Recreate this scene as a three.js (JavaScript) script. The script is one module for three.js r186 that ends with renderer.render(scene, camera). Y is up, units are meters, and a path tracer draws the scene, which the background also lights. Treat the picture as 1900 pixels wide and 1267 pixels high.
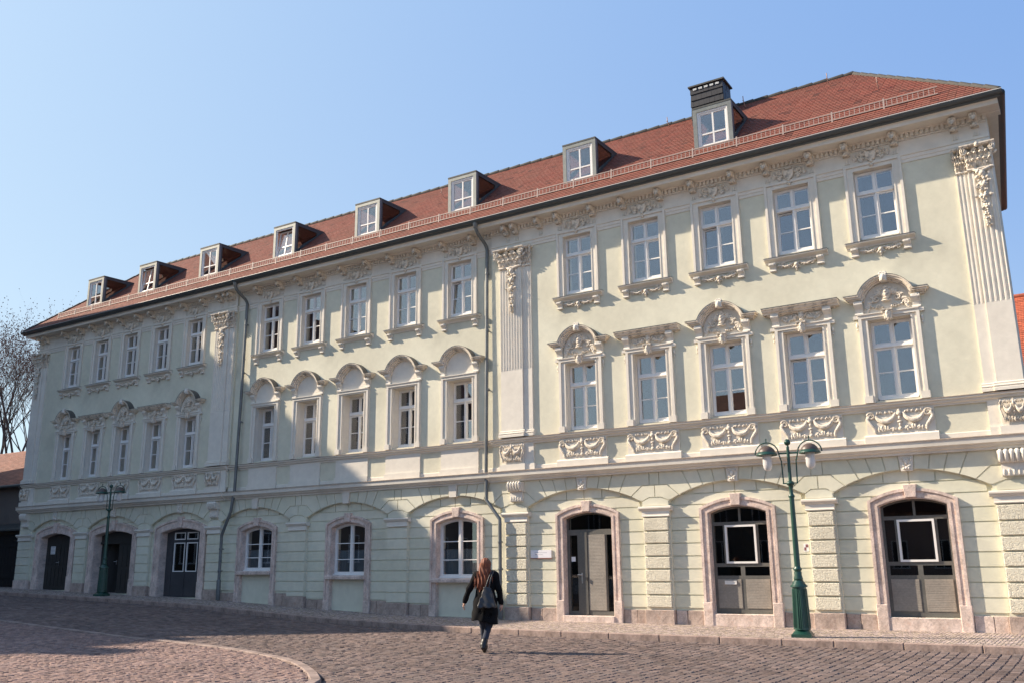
import * as THREE from 'three';
import { mergeGeometries } from 'three/addons/utils/BufferGeometryUtils.js';

// ---------- camera, sky, sun, exposure ----------
const scene = new THREE.Scene();
const camera = new THREE.PerspectiveCamera(41.047, 1024 / 682, 0.1, 1500);
camera.position.set(0, 1.474, 21);
camera.rotation.order = 'YXZ';
camera.rotation.set(0.23717, 0.56484, -0.01169);
camera.updateMatrixWorld();
const renderer = new THREE.WebGLRenderer({ antialias: true });
renderer.toneMapping = THREE.LinearToneMapping;
renderer.toneMappingExposure = 2.4;
renderer.shadowMap.enabled = true;
const sunDir = new THREE.Vector3(-1, 0.66, 0.32).normalize();
const sun = new THREE.DirectionalLight(new THREE.Color().setRGB(1, 0.85, 0.67), 3.9);
sun.position.copy(sunDir).multiplyScalar(90).add(new THREE.Vector3(-18, 5, 3));
sun.target.position.set(-18, 5, 3);
sun.castShadow = true; sun.shadow.mapSize.set(4096, 4096); sun.shadow.radius = 1;
Object.assign(sun.shadow.camera, { left: -45, right: 45, top: 40, bottom: -40, near: 1, far: 220 });
scene.add(sun, sun.target);
{ // clear spring sky: pale towards the sun and the horizon, deeper blue away from it
  const w = 1024, h = 512, a = new Float32Array(w * h * 4), K = 1 / 2.4;
  for (let j = 0; j < h; j++) for (let i = 0; i < w; i++) {
    const el = ((j + 0.5) / h - 0.5) * Math.PI, az = ((i + 0.5) / w - 0.5) * 2 * Math.PI;
    const e = Math.max(el, 0), x = Math.cos(e) * Math.cos(az), z = Math.cos(e) * Math.sin(az), y = Math.sin(e);
    const c = x * sunDir.x + y * sunDir.y + z * sunDir.z, g = Math.acos(Math.min(1, Math.max(-1, c))) * 57.3, ed = e * 57.3;
    const t = THREE.MathUtils.smoothstep(ed, 35, 90);
    const dk = 1 - 0.4 * t, glow = 0.9 * Math.exp(-g / 12), k = 4 * (j * w + i);
    const R = 0.13 * dk + 0.42 * Math.pow((1 + c) / 2, 2.6) * (1 - 0.4 * t) + 0.6 * Math.exp(-ed / 12);
    a[k] = K * (R + glow); a[k + 1] = K * (0.18 * dk + 1.03 * R + glow * 0.95); a[k + 2] = K * (Math.min(1.05, 0.70 * dk + 0.5 * R) + glow * 0.8); a[k + 3] = 1;
  }
  const tex = new THREE.DataTexture(a, w, h, THREE.RGBAFormat, THREE.FloatType);
  tex.mapping = THREE.EquirectangularReflectionMapping; tex.magFilter = tex.minFilter = THREE.LinearFilter;
  tex.colorSpace = THREE.LinearSRGBColorSpace; tex.needsUpdate = true;
  scene.background = tex; scene.environment = tex;
}

// ---------- helpers ----------
function rng(s) { return () => { s |= 0; s = s + 0x6D2B79F5 | 0; let t = Math.imul(s ^ s >>> 15, 1 | s); t = t + Math.imul(t ^ t >>> 7, 61 | t) ^ t; return ((t ^ t >>> 14) >>> 0) / 4294967296; }; }
const rnd = rng(7), V3 = (x, y, z) => new THREE.Vector3(x, y, z), PI = Math.PI, lerp = (a, b, t) => a + (b - a) * t;
const taken = {};
function numbered(n) { const k = taken[n] = (taken[n] ?? -1) + 1; return k ? n + '_' + String(k).padStart(3, '0') : n; }
function tag(o, label, category, group, kind) { Object.assign(o.userData, { label, category }); if (group) o.userData.group = group; if (kind) o.userData.kind = kind; return o; }
function shade(o) { o.castShadow = o.receiveShadow = true; return o; }
function clean(g) { g = g.index ? g.toNonIndexed() : g; for (const k of Object.keys(g.attributes)) if (!['position', 'normal', 'uv'].includes(k)) g.deleteAttribute(k);
  if (!g.attributes.uv) boxUV(g); g.clearGroups(); return g; }
function merge(list) { return list.length === 1 ? clean(list[0]) : mergeGeometries(list.map(clean)); }
function boxUV(g, s = 1) {
  const p = g.attributes.position, n = g.attributes.normal, uv = new Float32Array(p.count * 2);
  for (let i = 0; i < p.count; i++) {
    const ax = Math.abs(n.getX(i)), ay = Math.abs(n.getY(i)), az = Math.abs(n.getZ(i));
    const [u, v] = ax > ay && ax > az ? [p.getZ(i), p.getY(i)] : ay > az ? [p.getX(i), p.getZ(i)] : [p.getX(i), p.getY(i)];
    uv[2 * i] = u * s; uv[2 * i + 1] = v * s;
  }
  g.setAttribute('uv', new THREE.BufferAttribute(uv, 2)); return g;
}
function box(x0, x1, y0, y1, z0, z1) { const g = new THREE.BoxGeometry(x1 - x0, y1 - y0, z1 - z0); g.translate((x0 + x1) / 2, (y0 + y1) / 2, (z0 + z1) / 2); return boxUV(g); }
function mesh(name, geo, mat, parent = scene, top = false) { const m = shade(new THREE.Mesh(Array.isArray(geo) ? merge(geo) : geo, mat)); m.name = top || parent === scene ? numbered(name) : name; parent.add(m); return m; }
function group(name, parent = scene, x = 0, y = 0, z = 0) { const g = new THREE.Group(); g.name = parent === scene ? numbered(name) : name; g.position.set(x, y, z); parent.add(g); return g; }
function struct(name, geo, mat, parent = scene) { const m = mesh(name, geo, mat, parent); if (parent === scene) m.userData.kind = 'structure'; return m; }
function prism(plan, y0, y1) { const g = new THREE.ExtrudeGeometry(poly(plan.map(([x, z]) => [x, -z])), { depth: y1 - y0, bevelEnabled: false }); g.rotateX(-PI / 2); g.translate(0, y0, 0); return boxUV(g); }
const poly = (pts) => new THREE.Shape(pts.map(([x, y]) => new THREE.Vector2(x, y)));
function ext(pts, z0, z1, holes = [], bevel = 0) {
  const s = pts.isShape ? pts : poly(pts); for (const h of holes) s.holes.push(new THREE.Path(h.map(([x, y]) => new THREE.Vector2(x, y))));
  const g = new THREE.ExtrudeGeometry(s, bevel ? { depth: z1 - z0 - bevel, bevelEnabled: true, bevelSize: bevel, bevelThickness: bevel, bevelOffset: -bevel, bevelSegments: 1 } : { depth: z1 - z0, bevelEnabled: false });
  g.translate(0, 0, z0); return g;
}
// a bar along x with the profile [(z, y) ...]
function bar(x0, x1, prof) { const g = new THREE.ExtrudeGeometry(poly(prof.map(([z, y]) => [-z, y])), { depth: x1 - x0, bevelEnabled: false }); g.rotateY(PI / 2); g.translate(x0, 0, 0); return boxUV(g); }
function barZ(z0, z1, prof) { return ext(prof, z0, z1); }
function lathe(pts, n = 24) { return new THREE.LatheGeometry(pts.map(([r, y]) => new THREE.Vector2(r, y)), n); }
function tube(pts, rad, n = 6, closed = false) { // tapered tube through points
  const P = pts.map(p => p.isVector3 ? p : V3(...p)), N = P.length, pos = [], idx = [];
  let up = V3(0, 0, 1); const t = V3(), b = V3(), nn = V3();
  for (let i = 0; i < N; i++) {
    t.copy(P[Math.min(i + 1, N - 1)]).sub(P[Math.max(i - 1, 0)]).normalize();
    if (Math.abs(t.dot(up)) > 0.95) up = Math.abs(t.y) < 0.9 ? V3(0, 1, 0) : V3(1, 0, 0);
    b.crossVectors(t, up).normalize(); nn.crossVectors(b, t).normalize(); up = nn.clone();
    const r = Array.isArray(rad) ? rad[i] : rad;
    for (let k = 0; k < n; k++) { const a = 2 * PI * k / n; pos.push(P[i].x + r * (Math.cos(a) * b.x + Math.sin(a) * nn.x), P[i].y + r * (Math.cos(a) * b.y + Math.sin(a) * nn.y), P[i].z + r * (Math.cos(a) * b.z + Math.sin(a) * nn.z)); }
  }
  for (let i = 0; i < N - 1; i++) for (let k = 0; k < n; k++) { const a = i * n + k, c = i * n + (k + 1) % n; idx.push(a, c, a + n, c, c + n, a + n); }
  if (!closed) for (let k = 1; k < n - 1; k++) { idx.push(0, k + 1, k); const e = (N - 1) * n; idx.push(e, e + k, e + k + 1); }
  const g = new THREE.BufferGeometry(); g.setAttribute('position', new THREE.Float32BufferAttribute(pos, 3)); g.setIndex(idx); g.computeVertexNormals(); return boxUV(g);
}
const curve = (pts, n = 16) => new THREE.CatmullRomCurve3(pts.map(p => V3(...p)), false, 'centripetal').getPoints(n);
function arcPts(cx, hw, ys, yc, n = 18) { // left spring to right spring over the crown
  const h = yc - ys, R = (hw * hw + h * h) / (2 * h), y0 = yc - R, a = Math.asin(hw / R), o = [];
  for (let i = 0; i <= n; i++) { const t = lerp(-a, a, i / n); o.push([cx + R * Math.sin(t), y0 + R * Math.cos(t)]); } return o;
}
const arcY = (off, hw, ys, yc) => { const h = yc - ys, R = (hw * hw + h * h) / (2 * h); return yc - R + Math.sqrt(R * R - off * off); };
function inset(P, d) { // shrink a polygon by d
  let A = 0; P.forEach(([x, y], i) => { const [u, v] = P[(i + 1) % P.length]; A += x * v - u * y; }); if (A < 0) P = [...P].reverse();
  P = P.filter(([x, y], i) => { const [u, v] = P[(i + 1) % P.length]; return Math.hypot(u - x, v - y) > 1e-5; });
  const n = P.length, L = P.map(([x, y], i) => { const [u, v] = P[(i + 1) % n], l = Math.hypot(u - x, v - y), nx = -(v - y) / l, ny = (u - x) / l; return [nx, ny, nx * x + ny * y + d]; });
  return P.map((p, i) => { const [a, b, c] = L[(i + n - 1) % n], [e, f, g] = L[i], D = a * f - b * e; return Math.abs(D) < 0.02 ? [p[0] + e * d, p[1] + f * d] : [(c * f - b * g) / D, (a * g - c * e) / D]; });
}
const blob = (x, y, z, rx, ry = rx, rz = rx, n = 8) => { const g = new THREE.SphereGeometry(1, n, Math.max(5, n * 0.7 | 0)); g.scale(rx, ry, rz); g.translate(x, y, z); return g; };
// carved leaf: lies in the xy plane, tip along angle a, swelling towards +z
function leaf(x, y, z, a, len, wid, th = 0.03, curl = 0.02, lobes = 3) {
  const nu = 7, nv = 4, pos = [], idx = [], ca = Math.cos(a), sa = Math.sin(a);
  for (let i = 0; i <= nu; i++) for (let j = 0; j <= nv; j++) {
    const u = i / nu, v = j / nv * 2 - 1, w = wid * Math.sin(PI * Math.pow(u * 0.94 + 0.06, 0.75)) * (1 + 0.22 * Math.sin(u * lobes * 2 * PI)) / 1.1;
    const l = len * u, s = w * v / 2;
    pos.push(x + ca * l - sa * s, y + sa * l + ca * s, z + th * ((1 - v * v) * Math.sin(PI * Math.min(1, u + 0.12)) - (Math.abs(v) < 0.1 ? 0.25 : 0)) + curl * u * u * 2);
  }
  for (let i = 0; i < nu; i++) for (let j = 0; j < nv; j++) { const p = i * (nv + 1) + j; idx.push(p, p + nv + 1, p + 1, p + 1, p + nv + 1, p + nv + 2); }
  const g = new THREE.BufferGeometry(); g.setAttribute('position', new THREE.Float32BufferAttribute(pos, 3)); g.setIndex(idx); g.computeVertexNormals(); return boxUV(g);
}
function spiral(x, y, z, r, turns, thick, a0 = 0, sgn = 1, n = 22, zr = 0) {
  const p = [], R = []; for (let i = 0; i <= n; i++) { const t = i / n, a = a0 + sgn * t * turns * 2 * PI, q = r * (1 - 0.85 * t); p.push([x + q * Math.cos(a), y + q * Math.sin(a), z + zr * t]); R.push(thick * (1 - 0.35 * t)); }
  return tube(p, R, 6);
}
const mirrorX = (g) => { const c = g.clone(); c.scale(-1, 1, 1); const n = clean(c), p = n.attributes.position, q = n.attributes.normal; // flip winding
  for (const a of [p, q, n.attributes.uv]) for (let i = 0; i < a.count; i += 3) for (let k = 0; k < a.itemSize; k++) { const o = (i + 1) * a.itemSize + k, u = (i + 2) * a.itemSize + k, t = a.array[o]; a.array[o] = a.array[u]; a.array[u] = t; } return n; };
const move = (g, x = 0, y = 0, z = 0) => g.clone().translate(x, y, z);

// ---------- textures ----------
function hash2(x, y, s) { let h = Math.imul(x, 374761393) ^ Math.imul(y, 668265263) ^ Math.imul(s, 974634533); h = Math.imul(h ^ h >>> 13, 1274126177); return ((h ^ h >>> 16) >>> 0) / 4294967296; }
function vnoise(u, v, per, s) { const x = u * per, y = v * per, i = Math.floor(x), j = Math.floor(y), f = x - i, g = y - j, a = f * f * (3 - 2 * f), b = g * g * (3 - 2 * g), w = (q) => ((q % per) + per) % per;
  return lerp(lerp(hash2(w(i), w(j), s), hash2(w(i + 1), w(j), s), a), lerp(hash2(w(i), w(j + 1), s), hash2(w(i + 1), w(j + 1), s), a), b); }
function fbm(u, v, per, oct, s) { let t = 0, a = 0.5, n = 0; for (let o = 0; o < oct; o++) { t += a * vnoise(u, v, per << o, s + o); n += a; a *= 0.55; } return t / n; }
function texture(size, fn, repeat = 1, srgb = true) {
  const a = new Uint8Array(size * size * 4);
  for (let j = 0; j < size; j++) for (let i = 0; i < size; i++) { const c = fn(i / size, j / size), k = 4 * (j * size + i); for (let q = 0; q < 3; q++) a[k + q] = Math.max(0, Math.min(255, 255 * (Array.isArray(c) ? c[q] : c))); a[k + 3] = 255; }
  const t = new THREE.DataTexture(a, size, size); t.wrapS = t.wrapT = THREE.RepeatWrapping; t.magFilter = THREE.LinearFilter; t.minFilter = THREE.LinearMipmapLinearFilter; t.generateMipmaps = true;
  t.repeat.set(repeat, repeat); if (srgb) t.colorSpace = THREE.SRGBColorSpace; t.needsUpdate = true; return t;
}
const texPlaster = texture(512, (u, v) => { const a = fbm(u, v, 3, 5, 11), b = fbm(u, v, 40, 3, 31), st = fbm(u * 1, v, 6, 3, 77), d = 0.955 + 0.12 * (a - 0.5) + 0.05 * (b - 0.5) - 0.05 * Math.max(0, st - 0.62) * 4; return [d, d * (0.995 + 0.01 * a), d * (0.985 + 0.02 * a)]; }, 0.23);
const texPlasterBump = texture(256, (u, v) => fbm(u, v, 24, 4, 5), 0.8, false);
const texStone = texture(512, (u, v) => { const a = fbm(u, v, 4, 5, 21), b = fbm(u, v, 14, 4, 51), c = fbm(u, v, 64, 2, 71); const d = 0.80 + 0.30 * (a - 0.5) + 0.25 * (b - 0.5) + 0.14 * (c - 0.5), k = Math.max(0, b - 0.6) * 1.6; return [d + 0.05 - k * 0.3, d + 0.01 - k * 0.38, d - 0.01 - k * 0.42]; }, 0.9);
const texStoneBump = texture(256, (u, v) => 0.7 * fbm(u, v, 8, 5, 91) + 0.3 * Math.min(1, Math.max(0, fbm(u, v, 12, 3, 92) * 3 - 1)), 1.2, false);
const texVerm = texture(512, (u, v) => { const a = fbm(u + 0.03 * vnoise(u, v, 24, 3), v, 26, 2, 101), r = Math.abs(a - 0.5) * 9; return Math.min(1, r) * 0.85 + 0.15 * fbm(u, v, 60, 2, 8); }, 1.25, false);
const texMosaic = (() => { // small sett paving: cell pattern, used for colour and relief
  const N = 34, pt = (i, j) => { const a = ((i % N) + N) % N, b = ((j % N) + N) % N; return [i + 0.5 + 0.5 * (hash2(a, b, 1) - 0.5), j + 0.5 + 0.5 * (hash2(a, b, 2) - 0.5), hash2(a, b, 3), hash2(a, b, 4)]; };
  const cell = (u, v) => { const x = u * N, y = v * N, i = Math.floor(x), j = Math.floor(y); let d1 = 9, d2 = 9, c = 0, h = 0; for (let a = -1; a <= 1; a++) for (let b = -1; b <= 1; b++) { const [px, py, q, w] = pt(i + a, j + b), d = Math.max(Math.abs(px - x), Math.abs(py - y)) * 0.6 + 0.4 * Math.hypot(px - x, py - y); if (d < d1) { d2 = d1; d1 = d; c = q; h = w; } else if (d < d2) d2 = d; } return [Math.min(1, (d2 - d1) * 4.5), c, h]; };
  return { map: texture(512, (u, v) => { const [e, c, h] = cell(u, v), k = 0.36 + 0.64 * e, d = (0.62 + 0.34 * c) * k + 0.08 * (fbm(u, v, 60, 2, 3) - 0.5); return [d * (1.0 + 0.04 * h), d * (0.93 + 0.05 * h), d * (0.88 + 0.08 * (1 - h))]; }, 0.42), bump: texture(512, (u, v) => cell(u, v)[0], 0.42, false) };
})();
const texWood = texture(256, (u, v) => { const a = fbm(u, v, 4, 3, 61), g = fbm(u, v * 1, 48, 2, 62); return 0.86 + 0.16 * (a - 0.5) + 0.12 * (g - 0.5); }, 0.8);
const texAsphalt = texture(512, (u, v) => { const a = fbm(u, v, 5, 4, 81), b = fbm(u, v, 90, 2, 82); return 0.55 + 0.3 * (a - 0.5) + 0.4 * (b - 0.5); }, 0.3);

// ---------- materials (linear base colours) ----------
const M = {};
function mat(name, r, g, b, rough = 0.85, more = {}) { const m = new THREE.MeshPhysicalMaterial({ color: new THREE.Color().setRGB(r, g, b), roughness: rough, ...more }); m.name = name; return M[name] = m; }
const pl = { map: texPlaster, bumpMap: texPlasterBump, bumpScale: 0.0018 };
mat('green', 0.74, 0.71, 0.57, 0.92, pl);
mat('greenB', 0.71, 0.69, 0.545, 0.92, pl);
mat('greenC', 0.74, 0.715, 0.58, 0.92, pl);
mat('cream', 0.82, 0.765, 0.675, 0.9, pl);
mat('carved', 0.84, 0.775, 0.68, 0.92, { map: texture(256, (u, v) => { const b = fbm(u, v, 10, 4, 141), d = 0.95 - 0.9 * Math.max(0, b - 0.5) + 0.06 * (fbm(u, v, 40, 2, 9) - 0.5); return [d, d * 0.985, d * 0.96]; }, 1.3), bumpMap: texStoneBump, bumpScale: 0.004 });
mat('creamWorn', 0.50, 0.44, 0.36, 0.92, { map: texStone, bumpMap: texPlasterBump, bumpScale: 0.003 });
mat('verm', 0.80, 0.745, 0.60, 0.92, { map: texPlaster, bumpMap: texVerm, bumpScale: 0.013 });
mat('sandstone', 0.90, 0.81, 0.745, 0.88, { map: texStone, bumpMap: texStoneBump, bumpScale: 0.006 });
mat('sandstoneB', 0.60, 0.52, 0.465, 0.88, { map: texStone, bumpMap: texStoneBump, bumpScale: 0.008 });
mat('lead', 0.115, 0.105, 0.095, 0.5, { metalness: 0.3 });
mat('frameWhite', 0.78, 0.76, 0.73, 0.4);
mat('glass', 1, 1, 1, 0.0, { transmission: 1, thickness: 0, ior: 2.3 });
mat('glassShop', 0.55, 0.57, 0.56, 0.0, { transmission: 1, thickness: 0, ior: 1.6 });
mat('doorGrey', 0.155, 0.15, 0.135, 0.5, { map: texWood });
mat('doorPanel', 0.36, 0.32, 0.27, 0.6, { map: texWood });
mat('doorDark', 0.045, 0.043, 0.04, 0.6, { map: texWood });
mat('doorSlate', 0.065, 0.066, 0.075, 0.55, { map: texWood });
mat('zinc', 0.27, 0.285, 0.27, 0.5, { metalness: 0.35, map: texWood });
mat('zincDark', 0.10, 0.105, 0.10, 0.7, { metalness: 0.1, map: texWood });
mat('zincLight', 0.5, 0.51, 0.5, 0.5, { metalness: 0.2 });
mat('capDark', 0.05, 0.048, 0.045, 0.8);
mat('gutter', 0.085, 0.095, 0.095, 0.6, { metalness: 0.05 });
mat('pipe', 0.22, 0.235, 0.235, 0.5, { metalness: 0.3, map: texWood });
mat('copper', 0.40, 0.27, 0.22, 0.55, { metalness: 0.2 });
mat('tile', 1, 1, 1, 0.8, { map: texStone });
mat('roofBase', 0.10, 0.045, 0.03, 0.9);
mat('slate', 0.035, 0.037, 0.045, 0.5, { map: texStone });
mat('chrome', 0.6, 0.6, 0.6, 0.3, { metalness: 1 });
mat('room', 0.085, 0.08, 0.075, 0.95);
mat('curtain', 0.17, 0.21, 0.23, 0.95, { map: texWood });
mat('lampGreen', 0.018, 0.085, 0.062, 0.38, { clearcoat: 0.25, map: texWood });
mat('lampDome', 0.10, 0.07, 0.06, 0.45);
mat('opal', 0.82, 0.80, 0.78, 0.25, { transmission: 0.35, thickness: 0 });
mat('granite', 0.44, 0.36, 0.325, 0.85, { map: texStone, bumpMap: texStoneBump, bumpScale: 0.006 });
mat('pavement', 0.72, 0.66, 0.62, 0.9, { map: texMosaic.map, bumpMap: texMosaic.bump, bumpScale: 0.012 });
mat('joint', 0.12, 0.10, 0.09, 0.95, { map: texAsphalt });
mat('ground', 0.12, 0.105, 0.095, 0.95, { map: texAsphalt });
mat('cobble', 1, 1, 1, 0.95, { specularIntensity: 0.3, map: texStone, bumpMap: texStoneBump, bumpScale: 0.004 });
mat('bark', 0.085, 0.06, 0.055, 0.95);
mat('bud', 0.16, 0.075, 0.06, 0.9);
mat('paper', 0.75, 0.75, 0.75, 0.8);
// ---------- ground levels ----------
const TAB = [[-400, 1.4], [-60, 1.0], [-37, 0.69], [-32.4, 0.56], [-28, 0.45], [-24.5, 0.345], [-21, 0.18], [-18, 0.065], [-13, 0], [400, 0]];
function pv(x) { for (let i = 1; i < TAB.length; i++) if (x <= TAB[i][0]) { const [a, p] = TAB[i - 1], [b, q] = TAB[i]; return lerp(p, q, (x - a) / (b - a)); } return 0; }
const kerbZ = (x) => x > -9 ? 3.05 : x < -24 ? 1.75 : lerp(3.05, 1.75, THREE.MathUtils.smoothstep(-x, 9, 24));

// ---------- the long corner building ----------
const bld = group('corner_building');
tag(bld, 'long three-storey pale green building with cream stucco trim and red tiled roof', 'building');
const XL = -37.0, XC0 = -24.75, XC1 = -13.97, XR = -0.96, YG = 3.62;
const SEC = [
  { x0: XL, x1: XC0, z: 0, wx: [-34.4, -32.53, -30.7, -28.84, -26.95], w: 0.8, rich: true },
  { x0: XC0, x1: XC1, z: -0.08, wx: [-23.15, -21.21, -19.23, -17.22, -15.15], w: 0.85, rich: false },
  { x0: XC1, x1: XR, z: 0, wx: [-11.147, -9.163, -7.195, -5.287, -3.395], w: 0.86, rich: true },
];
const FY0 = 4.88, FY1 = 6.6, UY0 = 8.58, UY1 = 10.18;
// bays of the ground floor: x0, x1 = arch, o0, o1 = opening
const BAYS = [
  { x0: -36.1, x1: -33.1, o0: -35.5, o1: -33.52, k: 'doorA', rw: 0.32 }, { x0: -32.4, x1: -29.37, o0: -31.98, o1: -29.72, k: 'doorB', rw: 0.3 }, { x0: -28.65, x1: -25.6, o0: -28.13, o1: -26.02, k: 'doorC', rw: 0.3 },
  { x0: -24.93, x1: -21.75, o0: -23.97, o1: -22.54, k: 'win', rw: 0.19 }, { x0: -21.0, x1: -17.71, o0: -19.99, o1: -18.6, k: 'win', rw: 0.2 }, { x0: -16.96, x1: -13.7, o0: -15.96, o1: -14.54, k: 'win', rw: 0.2 },
  { x0: -12.89, x1: -9.56, o0: -11.85, o1: -10.43, k: 'entrance', rw: 0.2 }, { x0: -8.85, x1: -5.57, o0: -7.9, o1: -6.48, k: 'shop', rw: 0.2 }, { x0: -4.95, x1: -1.8, o0: -4.06, o1: -2.67, k: 'shop', rw: 0.2 },
];
const SPR = 2.88, CRN = 3.3, OSP = 2.56, OCR = 2.71;
for (const b of BAYS) { b.c = (b.x0 + b.x1) / 2; b.hw = (b.x1 - b.x0) / 2; b.oc = (b.o0 + b.o1) / 2; b.ohw = (b.o1 - b.o0) / 2; b.g = pv(b.c); const l = b.k.startsWith('door') ? 0.06 : 0; b.osp = OSP + l; b.ocr = OCR + l;
  b.ob = b.k === 'win' ? b.g + 0.02 : b.k === 'shop' ? b.g + 0.26 : b.k === 'entrance' ? b.g + 0.15 : b.g; }
const PIERS = [{ x0: XL, x1: -36.1, r: 0 }]; for (let i = 0; i < 8; i++) PIERS.push({ x0: BAYS[i].x1, x1: BAYS[i + 1].x0, r: i > 5 }); PIERS.push({ x0: -1.8, x1: XR, r: 1 }); PIERS[6].r = 1; PIERS[6].x0 = -13.6; PIERS[3].x0 = -25.6;
const ptop = (x) => pv(x) + 0.33;
const opening = (b, d = 0, y0 = b.ob) => [[b.o0 - d, y0], ...arcPts(b.oc, b.ohw + d, b.osp + d * 0.55, b.ocr + d, 14), [b.o1 + d, y0]];

{ // masonry of the ground floor
  const holes = BAYS.map(b => [[b.x0, -0.55], ...arcPts(b.c, b.hw, SPR, CRN), [b.x1, -0.55]]);
  const front = ext([[XL, -0.6], [XR, -0.6], [XR, YG + 0.02], [XL, YG + 0.02]], -0.128, -0.024, holes);
  const gw = mesh('ground_floor_wall', [front], M.green, bld);
  const back = ext([[XL, -0.6], [XR, -0.6], [XR, YG + 0.02], [XL, YG + 0.02]], -0.5, -0.128, BAYS.map(b => opening(b)));
  mesh('bay_infill', back, M.greenB, gw);
  const greens = [M.green, M.greenB, M.greenC], pick = () => greens[rnd() * 3 | 0];
  const stone = (P, z0, z1, m = pick()) => mesh('stone_block', ext(inset(P, 0.013), z0, z1), m, gw);
  const rows = []; for (let y = 2.77; y > -0.2; y -= 0.3) rows.push(y);
  // infill courses beside and above each opening
  for (const b of BAYS) {
    const e = b.rw * 0.6, rect = (x0, x1, y0, y1) => { if (x1 - x0 > 0.14 && y1 - y0 > 0.06) stone([[x0, y0], [x1, y0], [x1, y1], [x0, y1]], -0.14, -0.103); };
    for (const yt of rows) { const yb = Math.max(yt - 0.3, ptop(b.c)); rect(b.x0 - 0.02, b.o0 - e, yb, yt); rect(b.o1 + e, b.x1 + 0.02, yb, yt); }
    rect(b.x0 + 0.1, b.c, 2.77, 3.03); rect(b.c, b.x1 - 0.1, 2.77, 3.03);
    for (let k = -2; k < 2; k++) rect(b.c + k * 0.52, b.c + k * 0.52 + 0.52, 3.03, 3.34);
  }
  // voussoirs and the blocks over the piers
  const YT = 3.61, lean = 0.95;
  BAYS.forEach((b, bi) => {
    const cs = 1.64 / b.hw, A = (o) => [o, arcY(o, b.hw, SPR, CRN)], T = (o) => { const [x, y] = A(o); return [x + (YT - y) * x / (y - lean), YT]; };
    const arc = (o0, o1) => [0, 0.33, 0.67, 1].map(t => A(lerp(o0, o1, t)));
    const O = [0.145, 0.44, 0.74, 1.04, 1.35].map(o => o / cs);
    for (const s of [-1, 1]) {
      const half = ((s < 0 ? b.x0 - PIERS[bi].x0 : PIERS[bi + 1].x1 - b.x1)) / 2, lim = b.hw + Math.max(0.25, half), put = (P) => stone(P.map(([x, y]) => [b.c + s * Math.min(x, lim), y]), -0.04, 0);
      for (let k = 0; k < 3; k++) put([...arc(O[k], O[k + 1]), T(O[k + 1]), T(O[k])]);
      const c = b.hw + 0.02, top = Math.min(T(O[3])[0], b.hw + half - 0.14);
      put([...arc(O[3], O[4]), [c, 3.28], [lim - 0.13, 3.28], [lim - 0.13, YT], [top, YT]]);
      put([A(O[4]), A(b.hw * 0.97), [b.hw + 0.02, 2.9], [lim - 0.16, 2.98], [lim, 2.98], [lim, 3.28], [c, 3.28]]);
    }
  });
  for (const p of PIERS) { const c = (p.x0 + p.x1) / 2, h = Math.min(0.36, (p.x1 - p.x0) / 2);
    stone([[c - h, 2.77], [c + h, 2.77], [c + h, 2.89], [c + 0.17, 2.98], [c - 0.17, 2.98], [c - h, 2.89]], -0.04, 0.002);
    stone([[c - 0.13, 3.28], [c + 0.13, 3.28], [c + 0.13, YT], [c - 0.13, YT]], -0.04, 0);
    // pier courses: worm-carved cushions on one wing, smooth ones elsewhere
    const x = c, pt = ptop(x);
    for (const yt of rows.slice(1)) { const y1 = yt + (yt > 2.4 ? 0.03 : 0), yb = Math.max(yt - 0.3, pt); if (y1 - yb < 0.07) continue;
      if (p.r) mesh('cushion_block', ext(inset([[p.x0 + 0.015, yb], [p.x1 - 0.015, yb], [p.x1 - 0.015, y1], [p.x0 + 0.015, y1]], 0.018), -0.03, 0.034, [], 0.012), M.verm, gw);
      else stone([[p.x0, yb], [p.x1, yb], [p.x1, y1], [p.x0, y1]], -0.035, 0.004); }
    // impost
    const w = 0.012; mesh('impost', [bar(p.x0 - 0.005, p.x1 + 0.005, [[-0.05, 2.515], [0.04, 2.515], [0.045, 2.535], [0.03, 2.55], [0.026, 2.65], [-0.05, 2.65]]), bar(p.x0 - 0.075, p.x1 + (p.x1 === XR ? 0.04 : 0.075), [[-0.09, 2.65], [0.03, 2.65], [0.06, 2.68], [0.06, 2.695], [0.095, 2.715], [0.095, 2.75], [0.07, 2.768], [-0.09, 2.768]])], M.cream, gw);
    // plinth stones, worn sandstone
    mesh('plinth_stone', ext([[p.x0 - 0.02, -0.6], [p.x1 + 0.02, -0.6], [p.x1 + 0.02, pt - 0.006], [p.x0 - 0.02, pt - 0.006]], -0.13, 0.028 + 0.01 * rnd(), [], 0.012), rnd() < 0.2 ? M.sandstone : M.sandstoneB, gw);
  }
  for (const b of BAYS) for (const s of [-1, 1]) { const x0 = s < 0 ? b.x0 + 0.025 : b.o1 + b.rw + 0.025, x1 = s < 0 ? b.o0 - b.rw - 0.025 : b.x1 - 0.025; if (x1 - x0 < 0.1) continue;
    const m = (x0 + x1) / 2 + (rnd() - 0.5) * 0.2; for (const [a, c] of [[x0, m], [m, x1]]) mesh('plinth_stone', ext([[a + 0.004, -0.6], [c - 0.004, -0.6], [c - 0.004, ptop(b.c) - 0.01 - 0.02 * rnd()], [a + 0.004, ptop(b.c) - 0.01]], -0.12, -0.088 + 0.015 * rnd(), [], 0.01), rnd() < 0.25 ? M.sandstone : M.sandstoneB, gw); }
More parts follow.
